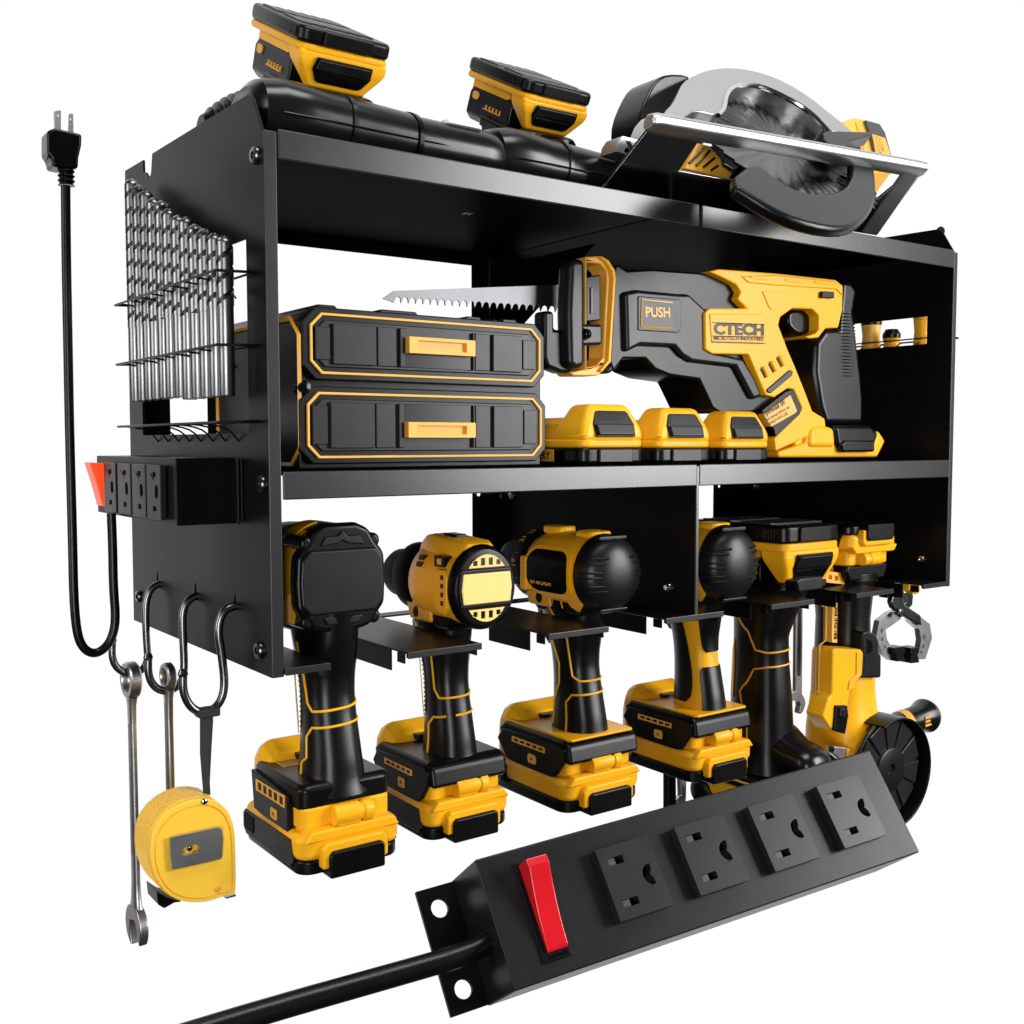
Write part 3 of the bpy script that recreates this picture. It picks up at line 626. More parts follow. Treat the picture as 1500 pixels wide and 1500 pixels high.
        for s in (-1, 1):
            # black prongs of the cap reaching over the yellow shell
            m = MB()
            for j, zz in enumerate((.0150, .0105, .0030, -.0015, -.0090, -.0135)):
                pts = []
                for a in [math.radians(30+58*i/10) for i in range(11)]:
                    rr = (R+.0003)*math.sin(a)**.8; yy = -.002-.0172*math.cos(a); ra = math.sqrt(max(0, rr**2-zz*zz)); pts.append(Vector((s*(ra), yy, H+zz)))
                m.tube(pts, .0011, 6)
            P('cap_ribs', m, SATIN, cp, M=M)
            scr = rrect(.048, .036, .012, 6, .048, H)
            # side screen follows the round shell
            def wrap(p, r): 
                a = (p[1]-H)/r; return Vector((s*r*math.cos(a), p[0], H+r*math.sin(a)))
            def patch(w, h, rc, yc, r, th):
                mm = MB(); outl = rrect(w, h, rc, 6, 0, 0); n = 10; rings = []
                for kk in range(n+1):
                    sc = kk/n; rings.append([wrap((yc+a*sc, H+b*sc), r) for a, b in outl])
                outer = [wrap((yc+a, H+b), r) for a, b in outl]; inner = [wrap((yc+a*1.01, H+b*1.01), r-th) for a, b in outl]
                mm.loft(rings[0:1]+rings[1:]+[inner], False); return mm
            P('screen_rim', patch(.064, .049, .016, .042, R+.0014, .002), YEL, t, M=M)
            sc_ = P('side_screen', patch(.056, .040, .013, .042, R+.0026, .0016), GLOSS, t, M=M)
            m = MB(); U = Vector((0, -1 if s < 0 else 1, 0)); O = wrap((.047+.018 if s < 0 else .047-.018, H-.0125), R+.0032)
            m.text('18V XR LI-ION', O, U, (0, 0, 1), .0075, .0002, fit=.030, bold=.03)
            P('lettering', m, TRIM, sc_, M=M)
            m = MB(); m.box(min(s*(R-.008), s*(R+.0028)), .070, H-.020, max(s*(R-.008), s*(R+.0028)), .080, H+.012) ; P('side_pad', m, YEL, t, .0025, 3, M=M)
        P('cap_ridge', MB().box(-.016, -.0090, H+R-.0040, .016, -.004, H+R+.0004), PLAST, cp, .0012, M=M)
        P('cap_ridge', MB().box(-.016, -.0110, H-R+.001, .016, -.004, H-R+.0045), PLAST, cp, .0012, M=M)
        m = MB(); m.prism(rrect(.022, .030, .008, 5, 0, .066), 'z', H+R-.003, H+R+.0048); P('top_button', m, YEL, t, .002, 3, M=M)
        m = MB(); m.prism(rrect(.026, .026, .007, 5, 0, .018), 'z', H+R-.004, H+R+.0030); P('top_pad', m, YEL, t, .002, 3, M=M)
        cl = P('clutch_ring', MB().lathe([(R-.006, .083), (R-.001, .085), (R-.001, .098), (R-.003, .101), (.024, .103), (.0225, .128), (.019, .138), (.010, .146), (.006, .148)], (0, 0, H), (0, 1, 0), 44), CHUCK, t, M=M)
        m = MB()
        for j, tx in enumerate(('15', '17', '.', '19', '.', '21', '23')):
            a = math.radians(-62+j*21); r = R-.0007; c = Vector((-r*math.cos(a), .0945, H+r*math.sin(a)))
            m.text(tx, c+Vector((-.0003, -.0035, 0))-Vector((math.sin(a), 0, math.cos(a)))*.004*0, Vector((math.sin(a), 0, math.cos(a))), (0, 1, 0) if False else Vector((0, 1, 0)), .0085, -.0002, bold=.02)
        P('torque_numbers', m, TRIM, cl, M=M)
        P('neck', MB().prism([(.010, .140), (.004, .152), (.030, .160), (.080, .160), (.084, .146), (.074, .138)], 'x', -.020, .020), PLAST, t, .003, 3, M=M)
        m = MB(); m.prism([(.052, .1435), (.084, .1435), (.090, .1560), (.060, .1600), (.052, .1560)], 'x', -.0225, .0225); P('front_cheek', m, AMB, t, .002, 3, M=M)
        for s in (-1, 1):
            m = MB(); m.prism([(.004, .1560), (.034, .1560), (.022, .1470), (.012, .1440)], 'x', s*.0190, s*.0222); P('neck_accent', m, AMB, t, .0008, M=M)
            m = MB(); q = [(.036, .1445), (.040, .1570), (.048, .1570), (.052, .1445)]; m.tube([Vector((s*.0206, a, b)) for a, b in q], .0008, 6); P('neck_line', m, AMB, t, M=M)
        m = MB(); m.lathe([(.005, -.0232), (.005, .0232)], (0, .068, .1510), (1, 0, 0), 16); P('cheek_knob', m, PLAST, t, .0008, M=M)
    return t, ev, M0
mat_panel = mat('pale_yellow_panel', (.88, .60, .17), .45, var=.03)
drill('impact', 'impact driver with octagonal black rear cap, nearest the left panel', (.0480, .0080, -.1262), 1.0, .92)
drill('round', 'drill with round black rear cap and pale yellow panel', (.1560, .0380, -.1372), 1.0, .91)
drill('ball', 'drill with ball-shaped black rear and full oval side screen, left of the divider', (.2710, .0285, -.1385))
d4 = drill('ball', 'drill with ball-shaped black rear and yellow grip frame, right of the divider', (.4010, .0290, -.1400), 1.0, .96, 1.07)
# yellow grip frame of the fourth drill
t4, ev4, M4 = d4
gf = [o for o in t4.children if o.name.startswith('grip')][0]
for o in list(gf.children): bpy.data.objects.remove(o)
gf.data.materials.clear(); gf.data.materials.append(YEL)
def grip_patch(z0, z1, a0, a1, nz=14, na=16):
    m = MB(); rings = []
    for i in range(nz+1):
        f = i/nz; z = z0+(z1-z0)*f; aa = a0(f); ab = a1(f); e_ = min(1, min(f, 1-f)*8)
        sh = (1-math.sqrt(1-(1-e_)**2))*.18; up = [ev4(z, aa+sh+(ab-aa-2*sh)*j/na) for j in range(na+1)]
        def psh(p, d):
            n = Vector((p.x, p.y-ev4(z, 0).lerp(ev4(z, PI), .5).y, 0)).normalized(); return p+n*d
        rings.append([psh(p, .0011) for p in up]+[psh(p, -.001) for p in reversed(up)])
    m.loft(rings); P('rubber_inlay', m, RUBBER, gf, .0004, M=M4)
grip_patch(.102, .1500, lambda f: -4.6, lambda f: -2.65+.6*f)
grip_patch(.0500, .0900, lambda f: -4.6, lambda f: -2.35)
grip_patch(.0600, .1300, lambda f: -1.78-.16*math.sin(f*PI*1.4), lambda f: -.35)
# ================================================================== drawer organizer on the lower shelf
YO = .026
og = root('drawer_organizer', 'black two-drawer tool organizer with amber trim and handles on the lower shelf', 'storage box', (.12, .09, ZS))
ob = P('case', MB().prism([(.0265, ZS+.0004), (.0265, .2100), (.0325, .2165), (.2065, .2165), (.2125, .2100), (.2125, ZS+.0004)], 'y', YO+.0045, .185), PLAST, og, .0015, 3)
m = MB()
for a, b in ((.040, .052), (.084, .110), (.150, .160), (.180, .190)):
    m.prism([(a-.004, .2155), (a, .2205), (b, .2205), (b+.004, .2155)], 'y', YO+.004, .180)
P('lid_rib', m, PLAST, ob, .0008)
m = MB(); ao = [(.040, .1225), (.028, .1335), (.028, .2010), (.040, .2120), (.150, .2120), (.162, .2010), (.162, .1335), (.150, .1225)]
m.tube([Vector((.0263, y, z)) for y, z in ao], .0016, 4, closed=True); P('side_trim', m, AMB, ob)
def drawer(px, up):
    c = AY(YO, *px); x0 = (c[0].x+c[3].x)/2; x1 = (c[1].x+c[2].x)/2; z1 = (c[0].z+c[1].z)/2; z0 = (c[2].z+c[3].z)/2
    cx, cz_, w, h = (x0+x1)/2, (z0+z1)/2, x1-x0, z1-z0
    g = w*.375/1; hx = (x0+w*.500, x0+w*.500)
    xs = [x0+w*f for f in (.075, .245, .33, .668, .745, .895)]
    d = P('drawer', MB().prism(chamf(w+.009, h+.007, .0085, cx, cz_), 'y', YO, YO+.006), PLAST, og, .0010)
    ring = chamf(w, h, .0075, cx, cz_); inn = chamf(w-.0032, h-.0032, .0068, cx, cz_)
    P('trim', MB().prism(ring, 'y', YO-.0016, YO+.001, [inn]), TRIM, d, .0004)
    P('front_panel', MB().prism(chamf(w-.0085, h-.0085, .0055, cx, cz_), 'y', YO-.0012, YO+.002), SATIN, d, .0008)
    for fa, fb, hgt in ((.018, .075, .0020), (.082, .252, .0036), (.262, .340, .0022), (.350, .372, .0036), (.668, .676, .0036), (.684, .752, .0022), (.762, .900, .0036), (.910, .972, .0022)):
        ins = .0062 if .08 < fa < .9 else .0085
        P('raised_rib', MB().box(x0+w*fa, YO-hgt, z0+ins, x0+w*fb, YO, z1-ins), SATIN, d, .0005)
    a, b = x0+w*.375, x0+w*.665; zc = cz_+(-.001 if up else .0015)
    P('grip_recess', MB().box(a, YO-.0019, (z0+.0062) if up else zc, b, YO, zc if up else (z1-.0062)), GLOSS, d, .0003)
    zh0, zh1 = (zc-.0015, zc+.0080) if up else (zc-.0080, zc+.0010)
    hh = P('handle', MB().prism([(a, zh0-.001), (b, zh0-.001), (b, zh1), (a, zh1)], 'y', YO-.0075, YO-.0005, [[(a+(b-a)*.14, zh1-.0022), (a+(b-a)*.86, zh1-.0022), (a+(b-a)*.86, zh0+.0012), (a+(b-a)*.14, zh0+.0012)]]), TRIM, d, .0004)
    P('handle_recess', MB().box(a+.001, YO-.0050, zh0, b-.001, YO-.0010, zh1-.001), AMB, hh)
drawer([(453, 457), (790, 482), (790, 559), (453, 549)], True)
drawer([(449, 574), (792, 583), (792, 668), (449, 672)], False)
m = MB(); m.lathe([(.0001, -.006), (.0035, -.005), (.0045, -.002), (.0045, .004)], AY(YO+.004, (443, 568))[0], (0, 1, 0), 18); P('corner_pin', m, GLOSS, og)

# ================================================================== reciprocating saw
YS = .050
c2 = lambda *p: cz(2.7778, 780, 350, *p)
d2 = lambda *p: cz(5.0, 1040, 380, *p)
e3 = lambda *p: cz(6.25, 820, 360, *p)
rs = root('reciprocating_saw', 'yellow and black reciprocating saw lying on the lower shelf with its blade pointing left', 'power saw', (.45, YS+.03, ZS))
def layer(name, px, y0, y1, m_, par, bev=.001, seg=3, sm=0, holes=()):
    ref = y0
    def tr(p):
        a = AY(ref, *p); return [Vector((q.x, y0, q.z)) for q in a]
    a = tr(px)
    if sm: a = smooth(a, sm)
    return P(name, MB().slab(a, (0, y1-y0, 0), [tr(h) for h in holes]), m_, par, bev, seg)
bd = layer('body', c2((350, 105), (385, 128), (490, 122), (560, 128), (720, 140), (830, 195), (850, 280), (980, 300), (1040, 470), (1080, 560), (1000, 660), (1040, 700), (1000, 760), (930, 705), (765, 708), (735, 690), (680, 572), (560, 555), (500, 530), (460, 487), (370, 487), (330, 540), (315, 500), (335, 110)), YS+.001, YS+.052, PLAST, rs, .007, 4)
layer('side_cover', c2((378, 215), (430, 205), (600, 222), (640, 222), (705, 282), (740, 300), (740, 460), (860, 486), (905, 560), (940, 640), (900, 655), (855, 570), (830, 522), (650, 500), (610, 475), (580, 440), (440, 434), (385, 462)), YS-.0040, YS+.012, SATIN, bd, .0035, 4)
layer('label_recess', c2((430, 232), (600, 245), (608, 262), (604, 370), (590, 382), (430, 372)), YS-.0048, YS, SATIN, bd, .0008)
yb = layer('yellow_shell', c2((720, 132), (760, 122), (1000, 140), (1235, 166), (1265, 190), (1262, 290), (1245, 362), (1195, 364), (1165, 402), (1130, 405), (1110, 398), (1150, 385), (1165, 370), (1165, 310), (1140, 285), (1060, 282), (1010, 318), (1002, 350), (1040, 450), (1070, 520), (1110, 620), (1140, 700), (1190, 730), (1195, 765), (1120, 805), (990, 864), (985, 812), (1088, 712), (1098, 688), (1064, 612), (1040, 608), (985, 645), (950, 635), (930, 590), (880, 470), (735, 468), (705, 450), (702, 300), (720, 282), (872, 282), (835, 245), (848, 215), (830, 185), (780, 160)), YS-.0065, YS+.046, YEL, rs, .0030, 4)
layer('top_rail', c2((850, 150), (1000, 146), (1230, 172), (1262, 200), (1262, 232), (1240, 205), (1000, 190), (880, 178)), YS-.0078, YS+.01, YEL, yb, .0014)
for q in ((890, 150), (1030, 162), (1150, 170)):
    layer('rail_pad', c2((q[0], q[1]), (q[0]+72, q[1]+8), (q[0]+72, q[1]+18), (q[0], q[1]+10)), YS-.0086, YS, YEL, yb, .0004)
layer('relief_triangle', d2((385, 232), (570, 240), (562, 262), (455, 370), (435, 350)), YS-.0074, YS, YEL, yb, .0005)
layer('lock_button', d2((825, 232), (912, 236), (915, 285), (822, 280)), YS-.0100, YS, PLAST, yb, .0010)
layer('badge_panel', c2((722, 305), (940, 305), (960, 330), (955, 425), (730, 418)), YS-.0074, YS, YEL, yb, .0008)
layer('trigger', c2((1062, 284), (1140, 284), (1162, 310), (1163, 370), (1140, 392), (1090, 395), (1062, 380), (1040, 350), (1040, 300)), YS+.004, YS+.036, GLOSS, rs, .005, 4, 1)
layer('grip', c2((1262, 163), (1300, 170), (1328, 205), (1312, 300), (1325, 400), (1342, 540), (1352, 650), (1350, 757), (1195, 757), (1172, 680), (1150, 540), (1155, 420), (1195, 364), (1245, 362)), YS-.0035, YS+.040, RUBBER, rs, .014, 6)
m = MB()
for k in range(20):
    a = AY(YS-.0035, *d2((935+k*1.0, 400+k*24), (985, 396+k*24), (1060+k*1.3, 404+k*24)))
    m.tube([Vector((p.x, YS-.0034+(.0006 if i != 1 else 0), p.z)) for i, p in enumerate(a)], .0006, 5)
P('grip_ribs', m, RUBBER, [o for o in rs.children if o.name.startswith('grip')][0])
layer('base', c2((1115, 790), (1130, 770), (1225, 770), (1240, 795), (1250, 842), (1380, 860), (1408, 778), (1438, 822), (1405, 888), (1000, 890), (1000, 866), (1110, 830)), YS-.006, YS+.050, YEL, rs, .0045, 4)
layer('base_boss', c2((1130, 790), (1136, 765), (1180, 757), (1232, 768), (1238, 850), (1128, 850)), YS-.009, YS+.04, YEL, rs, .005, 4)
layer('battery_block', c2((1228, 757), (1380, 757), (1414, 790), (1395, 850), (1300, 862), (1262, 860), (1242, 845)), YS-.010, YS+.046, PLAST, rs, .005, 4)
layer('battery_latch', c2((1258, 835), (1275, 820), (1395, 820), (1395, 866), (1265, 868)), YS-.0125, YS, PLAST, rs, .0022, 4)
layer('strut', c2((1060, 800), (1110, 770), (1112, 850), (1070, 850)), YS-.003, YS+.03, YEL, rs, .003)
fr = layer('plate_frame', d2((380, 1110), (400, 1090), (560, 965), (605, 950), (625, 985), (678, 1100), (672, 1130), (480, 1300), (470, 1250)), YS-.0060, YS+.04, PLAST, rs, .0010)
pp = d2((392, 1135), (590, 992), (640, 1110), (620, 1130), (450, 1225)); layer('rating_plate', pp, YS-.0070, YS, AMB, rs, .0003)
q = AY(YS-.0071, *d2((402, 1185), (575, 1085)))
Ud = (q[1]-q[0]).normalized(); Vd_ = Vector((0, -1, 0)).cross(Ud) * -1
Vd_ = Vector((-Ud.z, 0, Ud.x))
m = MB(); o0 = Vector((q[0].x, YS-.0071, q[0].z)); m.text('Type/modell 18V', o0+Vd_*.004, Ud, Vd_, .0065, .0002, bold=.01, fit=.030); m.text('Read manual before use', o0-Vd_*.001, Ud, Vd_, .0045, .0002, fit=.034); m.text('HANDLE WITH CARE', o0-Vd_*.0055+Ud*.004, Ud, Vd_, .0042, .0002, fit=.026)
P('plate_lettering', m, PLAST, rs)
layer('side_bar', c2((957, 612), (1050, 532), (1063, 540), (1058, 556), (972, 628), (958, 624)), YS-.0080, YS, SATIN, yb, .0008)
for k in range(3):
    ox = 925+k*33; oy = 530-k*22
    layer('cooling_slot', c2((ox, oy), (ox+14, oy-6), (ox+32, oy+30), (ox+20, oy+38)), YS-.0068, YS, PLAST, yb, .0003)
    layer('slot_fin', c2((ox+14, oy-10), (ox+28, oy-14), (ox+46, oy+26), (ox+34, oy+34)), YS-.0092, YS, YEL, yb, .0014, 3)
def word(txt, px, hgt, mm, par, name='lettering', bold=.03, yy=None):
    a = AY(yy, *px); O = Vector((a[0].x, yy, a[0].z)); U = (a[1]-a[0]); fit = U.length; U.normalize(); V = Vector((-U.z, 0, U.x))
    P(name, MB().text(txt, O, U, V, hgt, .0002, fit=fit, bold=bold), mm, par)
word('CTECH', c2((738, 386), (942, 391)), .0125, PLAST, yb, bold=.05, yy=YS-.0076)
word('MICROTECH INDUSTRIES', c2((738, 410), (940, 414)), .0044, PLAST, yb, bold=.02, yy=YS-.0076)
for a, b in (((734, 338), (944, 346)), ((734, 393), (944, 397)), ((734, 417), (944, 423))):
    layer('badge_line', c2(a, b, (b[0], b[1]+4), (a[0], a[1]+4)), YS-.0078, YS-.0070, PLAST, yb, 0)
word('PUSH', c2((460, 316), (560, 318)), .0105, AMB, bd, bold=.03, yy=YS-.0049)
m = MB(); a = AY(YS-.005, *c2((570, 260), (445, 247), (442, 352), (448, 358), (570, 364))); m.tube([Vector((p.x, YS-.0050, p.z)) for p in a], .0007, 4); P('label_outline', m, AMB, bd)
a = AY(YS, *c2((600, 140), (690, 150))); m = MB(); m.prism(rrect(.030, .018, .006, 5, a[0].x+.015, YS+.018), 'z', a[0].z-.004, a[0].z+.0018); P('top_knob', m, AMB, bd, .001)
# front shoe and blade clamp
sh = layer('front_shoe', e3((235, 100), (380, 92), (450, 130), (512, 230), (518, 300), (492, 700), (472, 1060), (385, 1160), (350, 1190), (130, 1190), (90, 1160), (235, 1130)), YS+.004, YS+.022, AMB, rs, .0015, 3, 0, [e3((245, 150), (370, 165), (425, 230), (432, 320), (415, 600), (398, 1020), (340, 1095), (245, 1112))])
layer('shoe_rim', e3((380, 92), (450, 130), (512, 230), (518, 300), (492, 700), (472, 1060), (385, 1160), (372, 1140), (445, 1050), (465, 700), (490, 300), (480, 235), (430, 150), (378, 112)), YS+.001, YS+.006, YEL, sh, .0010)
layer('shoe_bar', e3((95, 140), (150, 112), (242, 120), (242, 1112), (150, 1130), (85, 1095), (75, 600)), YS-.004, YS+.012, SATIN, rs, .0050, 4)
layer('shoe_collar', e3((505, 180), (620, 260), (700, 290), (700, 860), (640, 905), (590, 1010), (560, 1090), (470, 1170), (400, 1170), (480, 1060), (500, 700), (525, 300)), YS+.002, YS+.048, SATIN, rs, .004, 4)
layer('clamp_housing', e3((243, 285), (372, 265), (372, 680), (243, 695)), YS+.006, YS+.038, PLAST, rs, .001)
layer('clamp_slot', e3((285, 380), (305, 380), (305, 620), (285, 622)), YS+.0050, YS+.01, GLOSS, rs, .0003)
layer('cross_bar', e3((200, 715), (395, 720), (395, 905), (200, 915)), YS+.001, YS+.030, SATIN, rs, .0025)
layer('dark_liner', e3((243, 150), (430, 230), (430, 1000), (243, 1112)), YS+.030, YS+.042, GLOSS, rs, .001)
a = AY(YS-.003, *e3((243, 808)))[0]; m = MB(); m.lathe([(.0001, -.004), (.0020, -.0036), (.0036, -.002), (.0042, .001), (.0046, .003)], (a.x, YS-.003, a.z), (0, 1, 0), 20); P('pivot_pin', m, GLOSS, rs)
layer('lower_jaw', c2((48, 292), (90, 292), (92, 368), (165, 372), (165, 545), (120, 545), (62, 522), (48, 480)), YS+.004, YS+.018, PLAST, rs, .003)
tp_ = [(561, 437.5), (577, 426), (700, 421.5), (815, 417.5), (845, 411), (845, 452)]
lo = []; NT = 25
for k in range(NT):
    t = k/NT; x_ = 845-(845-576)*t; y_ = 456-(456-440)*t; d = (845-576)/NT
    lo += [(x_, y_-4), (x_-d*.30, y_-6.5), (x_-d*.62, y_-4.5), (x_-d*.90, y_+2.6)]
layer('blade', tp_+lo+[(572, 441)], YS+.0200, YS+.0212, BLADE, rs, 0)

# ================================================================== three batteries on the lower shelf
for i, (pxc, lab) in enumerate(((900, 'spare yellow battery on the lower shelf beside the drawer organizer'), (1004, 'spare yellow battery in the middle of three on the lower shelf'), (1094, 'spare yellow battery on the lower shelf, nearest the saw grip'))):
    c = AY(.012, (pxc, 672))[0]; k = (.80, .775, .75)[i]
    t = root('battery_pack', lab, 'battery', (c.x, .012, ZS+.0004), 'spare batteries on the lower shelf')
    M = T(c.x, .012, ZS+.0012) @ SC(k)
    b = pack_slim(t, M, 'shell')
    s_ = MB(); s_.box(-.0392, .040, .0025, -.0384, .088, .0135); P('side_label', s_, AMB, b, M=M)
    m = MB(); m.text('BATTERY', (-.0393, .086, .0045), (0, -1, 0), (0, 0, 1), .010, .0002, fit=.042, bold=.03, M=M); P('lettering', m, PLAST, b)

# ================================================================== two long black tools on the top shelf, batteries tilted up on them
def blower(dx, y0, packloc, k, label, lx):
    x0 = dx; t = root('blower', label, 'power tool', (x0+.09, y0, ZT), 'black blowers on the top shelf')
    zc = ZT+.0215; B = []
    def ring(x, ry, rz, dz=0, dy=0): return superring(Vector((x0+x, y0+dy, zc+dz)), Vector((0, 1, 0)), Vector((0, 0, 1)), ry, rz, 36, 2.3)
    m = MB(); m.loft([ring(x, a, b, dz) for x, a, b, dz in ((.000, .022, .016, 0), (.004, .029, .0205, .000), (.016, .032, .0225, .001), (.034, .032, .0222, .0008), (.046, .031, .0212, .0003), (.075, .0305, .0205, -.0003), (.106, .030, .0195, -.001))])
    bd_ = P('motor_barrel', m, GLOSS_S, t)
    m = MB(); m.loft([ring(x, a, b, .0) for x, a, b in ((.0585, .0305, .0205), (.0592, .0320, .0219), (.0622, .0320, .0219), (.0629, .0305, .0205))]); P('barrel_band', m, GLOSS_S, t)
    m = MB(); m.loft([ring(x, a, b, -.0015) for x, a, b in ((.1055, .0285, .0185), (.1065, .0315, .0205), (.1095, .0315, .0205), (.1105, .0285, .0185))]); P('clamp_collar', m, GLOSS, t)
    m = MB(); m.loft([ring(x, a, b, -.0018) for x, a, b in ((.110, .0295, .0192), (.160, .0290, .0187), (.171, .0285, .0182), (.177, .026, .0165), (.180, .020, .0125), (.181, .010, .006))]); P('front_tube', m, GLOSS_S, t)
    m = MB(); m.tube([Vector((x0+.012+j*.01, y0-.0338+max(0, j-3)*.0006, zc-.004)) for j in range(16)], .0006, 5); P('seam_line', m, GLOSS, bd_)
    # ribbed fan housing at the left end
    m = MB(); prof = [(.008, -.030)]
    for j in range(8):
        a = math.radians(20+j*11); r = .0235*math.sin(a)+.003; prof += [(r, -.026+j*.0046), (r+.0028, -.0246+j*.0046), (r+.0028, -.0228+j*.0046), (r, -.0216+j*.0046)]
    prof.append((.022, .012)); m.lathe(prof, (x0+.026, y0+.060, zc+.0060), (1, 0, 0), 36); P('ribbed_fan_housing', m, RUBBER, t, .0004)
    # cradle and battery
    M = T(*packloc) @ RX(math.radians(26.5)) @ RY(PI) @ Matrix.Diagonal((k*1.07, k, k*.84, 1))
    pk = pack_slim(t, M, dp=.026)
    m = MB(); m.prism([(-.0295, .030), (-.0325, .038), (-.0325, .062), (-.026, .070), (.026, .070), (.0325, .062), (.0325, .038), (.0295, .030)], 'y', .024, .104)
    cr = P('battery_cradle', m, PLAST, t, .0020, 3, M=M)
    m = MB()
    for j in range(5): m.box(.0325, .040+j*.0065, .0455, .0338, .0405+j*.0065+.0008, .0505)
    m.box(.0325, .040, .0500, .0338, .0710, .0512); P('charge_gauge', m, TRIM, cr, M=M)
    m = MB(); m.prism(chamf(.011, .009, .002, .090, .0400), 'x', .0322, .0338); P('gauge_button', m, TRIM, cr, .0003, M=M)
    m = MB(); m.prism([(-.030, .054), (-.036, .060), (-.033, .085), (.033, .085), (.036, .060), (.030, .054)], 'y', .002, .070); P('cradle_lip', m, GLOSS, cr, .002, 3, M=M)
    # neck from barrel to cradle
    m = MB(); rg = []
    p = Vector(packloc)
    for f, a, b in ((0, .030, .026), (.5, .027, .026), (1, .025, .030)):
        c = Vector((x0+.045, y0+.006, zc+.010)).lerp(p+Vector((0, .040, -.034)), f); rg.append(superring(c, Vector((1, 0, 0)), Vector((0, 1, 0)), a, b, 28, 3))
    m.loft(rg); P('neck', m, GLOSS, t, .001)
    # label near the front end
    m = MB(); m.prism([(a*1.0, b) for a, b in rrect(.030, .010, .0049, 6, x0+lx, y0-.019)], 'z', zc+.0125, zc+.0152); P('label_field', m, WHITE, t, .0006)
    m = MB(); m.prism(rrect(.017, .006, .0029, 6, x0+lx-.003, y0-.019), 'z', zc+.0150, zc+.0156); P('red_label', m, REDL, t)
    return t
GLOSS_S = mat('satin_black_shell', (.005, .005, .0055), .24, spec=.35, var=.2)
blower(.0040, .055, (.0765, .0540, .3955), .80, 'black blower on the top shelf, nearest the left panel, with tilted battery', .146)
blower(.1770, .058, (.2625, .0690, .4020), .785, 'black blower on the top shelf between the other blower and circular saw', .146)

# ================================================================== circular saw leaning on the top shelf
SAWB = mat('saw_blade_steel', (.085, .085, .088), .27, metal=1, var=.1)
_t = SAWB.node_tree; _tg = _t.nodes.new('ShaderNodeTangent'); _tg.direction_type = 'RADIAL'; _tg.axis = 'Z'
_b = _t.nodes['Principled BSDF']; _b.inputs['Anisotropic'].default_value = .85; _t.links.new(_tg.outputs[0], _b.inputs['Tangent'])
g3 = lambda *p: cz(3.75, 960, 90, *p)
cs = root('circular_saw', 'circular saw with silver blade guard and shoe, tilted on the top shelf', 'power saw', (.43, .03, ZT))
OO = AY(-.020, (963, 180))[0]; RR = AY(-.020, (1352, 247))[0]; U = (RR-OO).normalized(); E_ = Vector((0, .72, -.694)); E_ = (E_-U*E_.dot(U)).normalized(); Mn = U.cross(E_).normalized()
def onS(px, off=0): return [on(Mn, OO, *p)+Mn*off for p in px]
def onB(px, off): return [on(E_, OO+E_*off, *p) for p in px]
shoe = P('shoe', MB().slab(onS([(957, 181), (1354, 248), (1284, 345), (880, 280)]), Mn*.0025, [onS(g3((235, 442), (1380, 630), (1215, 765), (1000, 765), (400, 650), (130, 602)))]), SHOEP, cs, .0006)
m = MB(); rg = []
L = (RR-OO).length
for x_, w_ in ((-.006, .0062), (0, .0086), (.03, .0084), (L-.01, .0080), (L+.004, .0074)):
    c = OO+U*x_+Mn*.001+E_*.002; rg.append([c+E_*a+Mn*b for a, b in ((-w_*.9, .003), (-w_*.55, .0062), (w_*.3, .0066), (w_*.9, .004), (w_*.9, -.001), (w_*.3, -.0035), (-w_*.5, -.0042), (-w_*.95, -.001))])
m.loft(rg); P('rolled_edge', m, SHOE, shoe, .0016, 3)
m = MB(); rg = []
De = on(Mn, OO, 1285, 343)-RR
for f in (0, 1):
    c = RR+De*f-U*.004; rg.append([c+U*a+Mn*b for a, b in ((-.020, .001), (-.010, .004), (.002, .005), (.006, .001), (.002, -.002), (-.018, -.001))])
m.loft(rg); P('side_edge', m, SHOE, shoe, .0012, 3)
gd = P('upper_guard', MB().slab(smooth(onB(g3((45, 280), (100, 225), (125, 170), (150, 115), (210, 75), (290, 45), (380, 33), (480, 38), (600, 65), (720, 115), (850, 195), (960, 285), (1090, 385), (1060, 392), (945, 378), (860, 285), (760, 220), (640, 160), (560, 132), (480, 128), (410, 152), (382, 195), (378, 262), (345, 298), (220, 262), (150, 310), (95, 320), (60, 305)), .010), 1), E_*.040), ALU, cs, .0080, 6)
m = MB(); a = onB(g3((345, 298), (378, 262), (384, 196), (412, 152), (480, 129), (560, 133), (640, 161), (760, 221), (860, 286), (945, 378)), .0098); m.tube(a, .0022, 8, sub=2); P('guard_lip', m, CHROME, gd)
bc = onB(g3((690, 466)), .022)[0]; Rb = (bc-onB(g3((560, 165)), .022)[0]).length*.91
X1 = U; X2 = E_.cross(U).normalized(); NT = 48; out = []
for k in range(NT):
    a = 2*PI*k/NT; out += [bc+X1*Rb*math.cos(a)+X2*Rb*math.sin(a), bc+X1*Rb*.955*math.cos(a+.02)+X2*Rb*.955*math.sin(a+.02)]
BM = Matrix((X1, X2, E_)).transposed().to_4x4(); BI = BM.inverted()
m = MB(); rings = []
NA = 240
for r_, amp in ((.0001, 0), (.18, 0), (.30, .25), (.55, .5), (.80, .8), (.90, .5), (.955, 0), (1.0, 0)):
    rg = []
    for j in range(NA):
        a = 2*PI*j/NA; sw_ = a+r_*.55; rr = Rb*r_
        if r_ == 1.0: rr = Rb*(.955+.045*((j*48/NA) % 1.0))
        rg.append(bc+X1*rr*math.cos(a)+X2*rr*math.sin(a)-E_*(.0008+.0011*amp*(math.sin(sw_*24)+.6*math.sin(sw_*9+1)+.5*math.sin(sw_*41+2))))
    rings.append(rg)
rings += [[p+E_*.0022 for p in rings[-1]], [bc+E_*.0022+X1*.0001*math.cos(2*PI*j/NA)+X2*.0001*math.sin(2*PI*j/NA) for j in range(NA)]]
m.loft(rings, False); bl = P('blade', m, SAWB, cs)
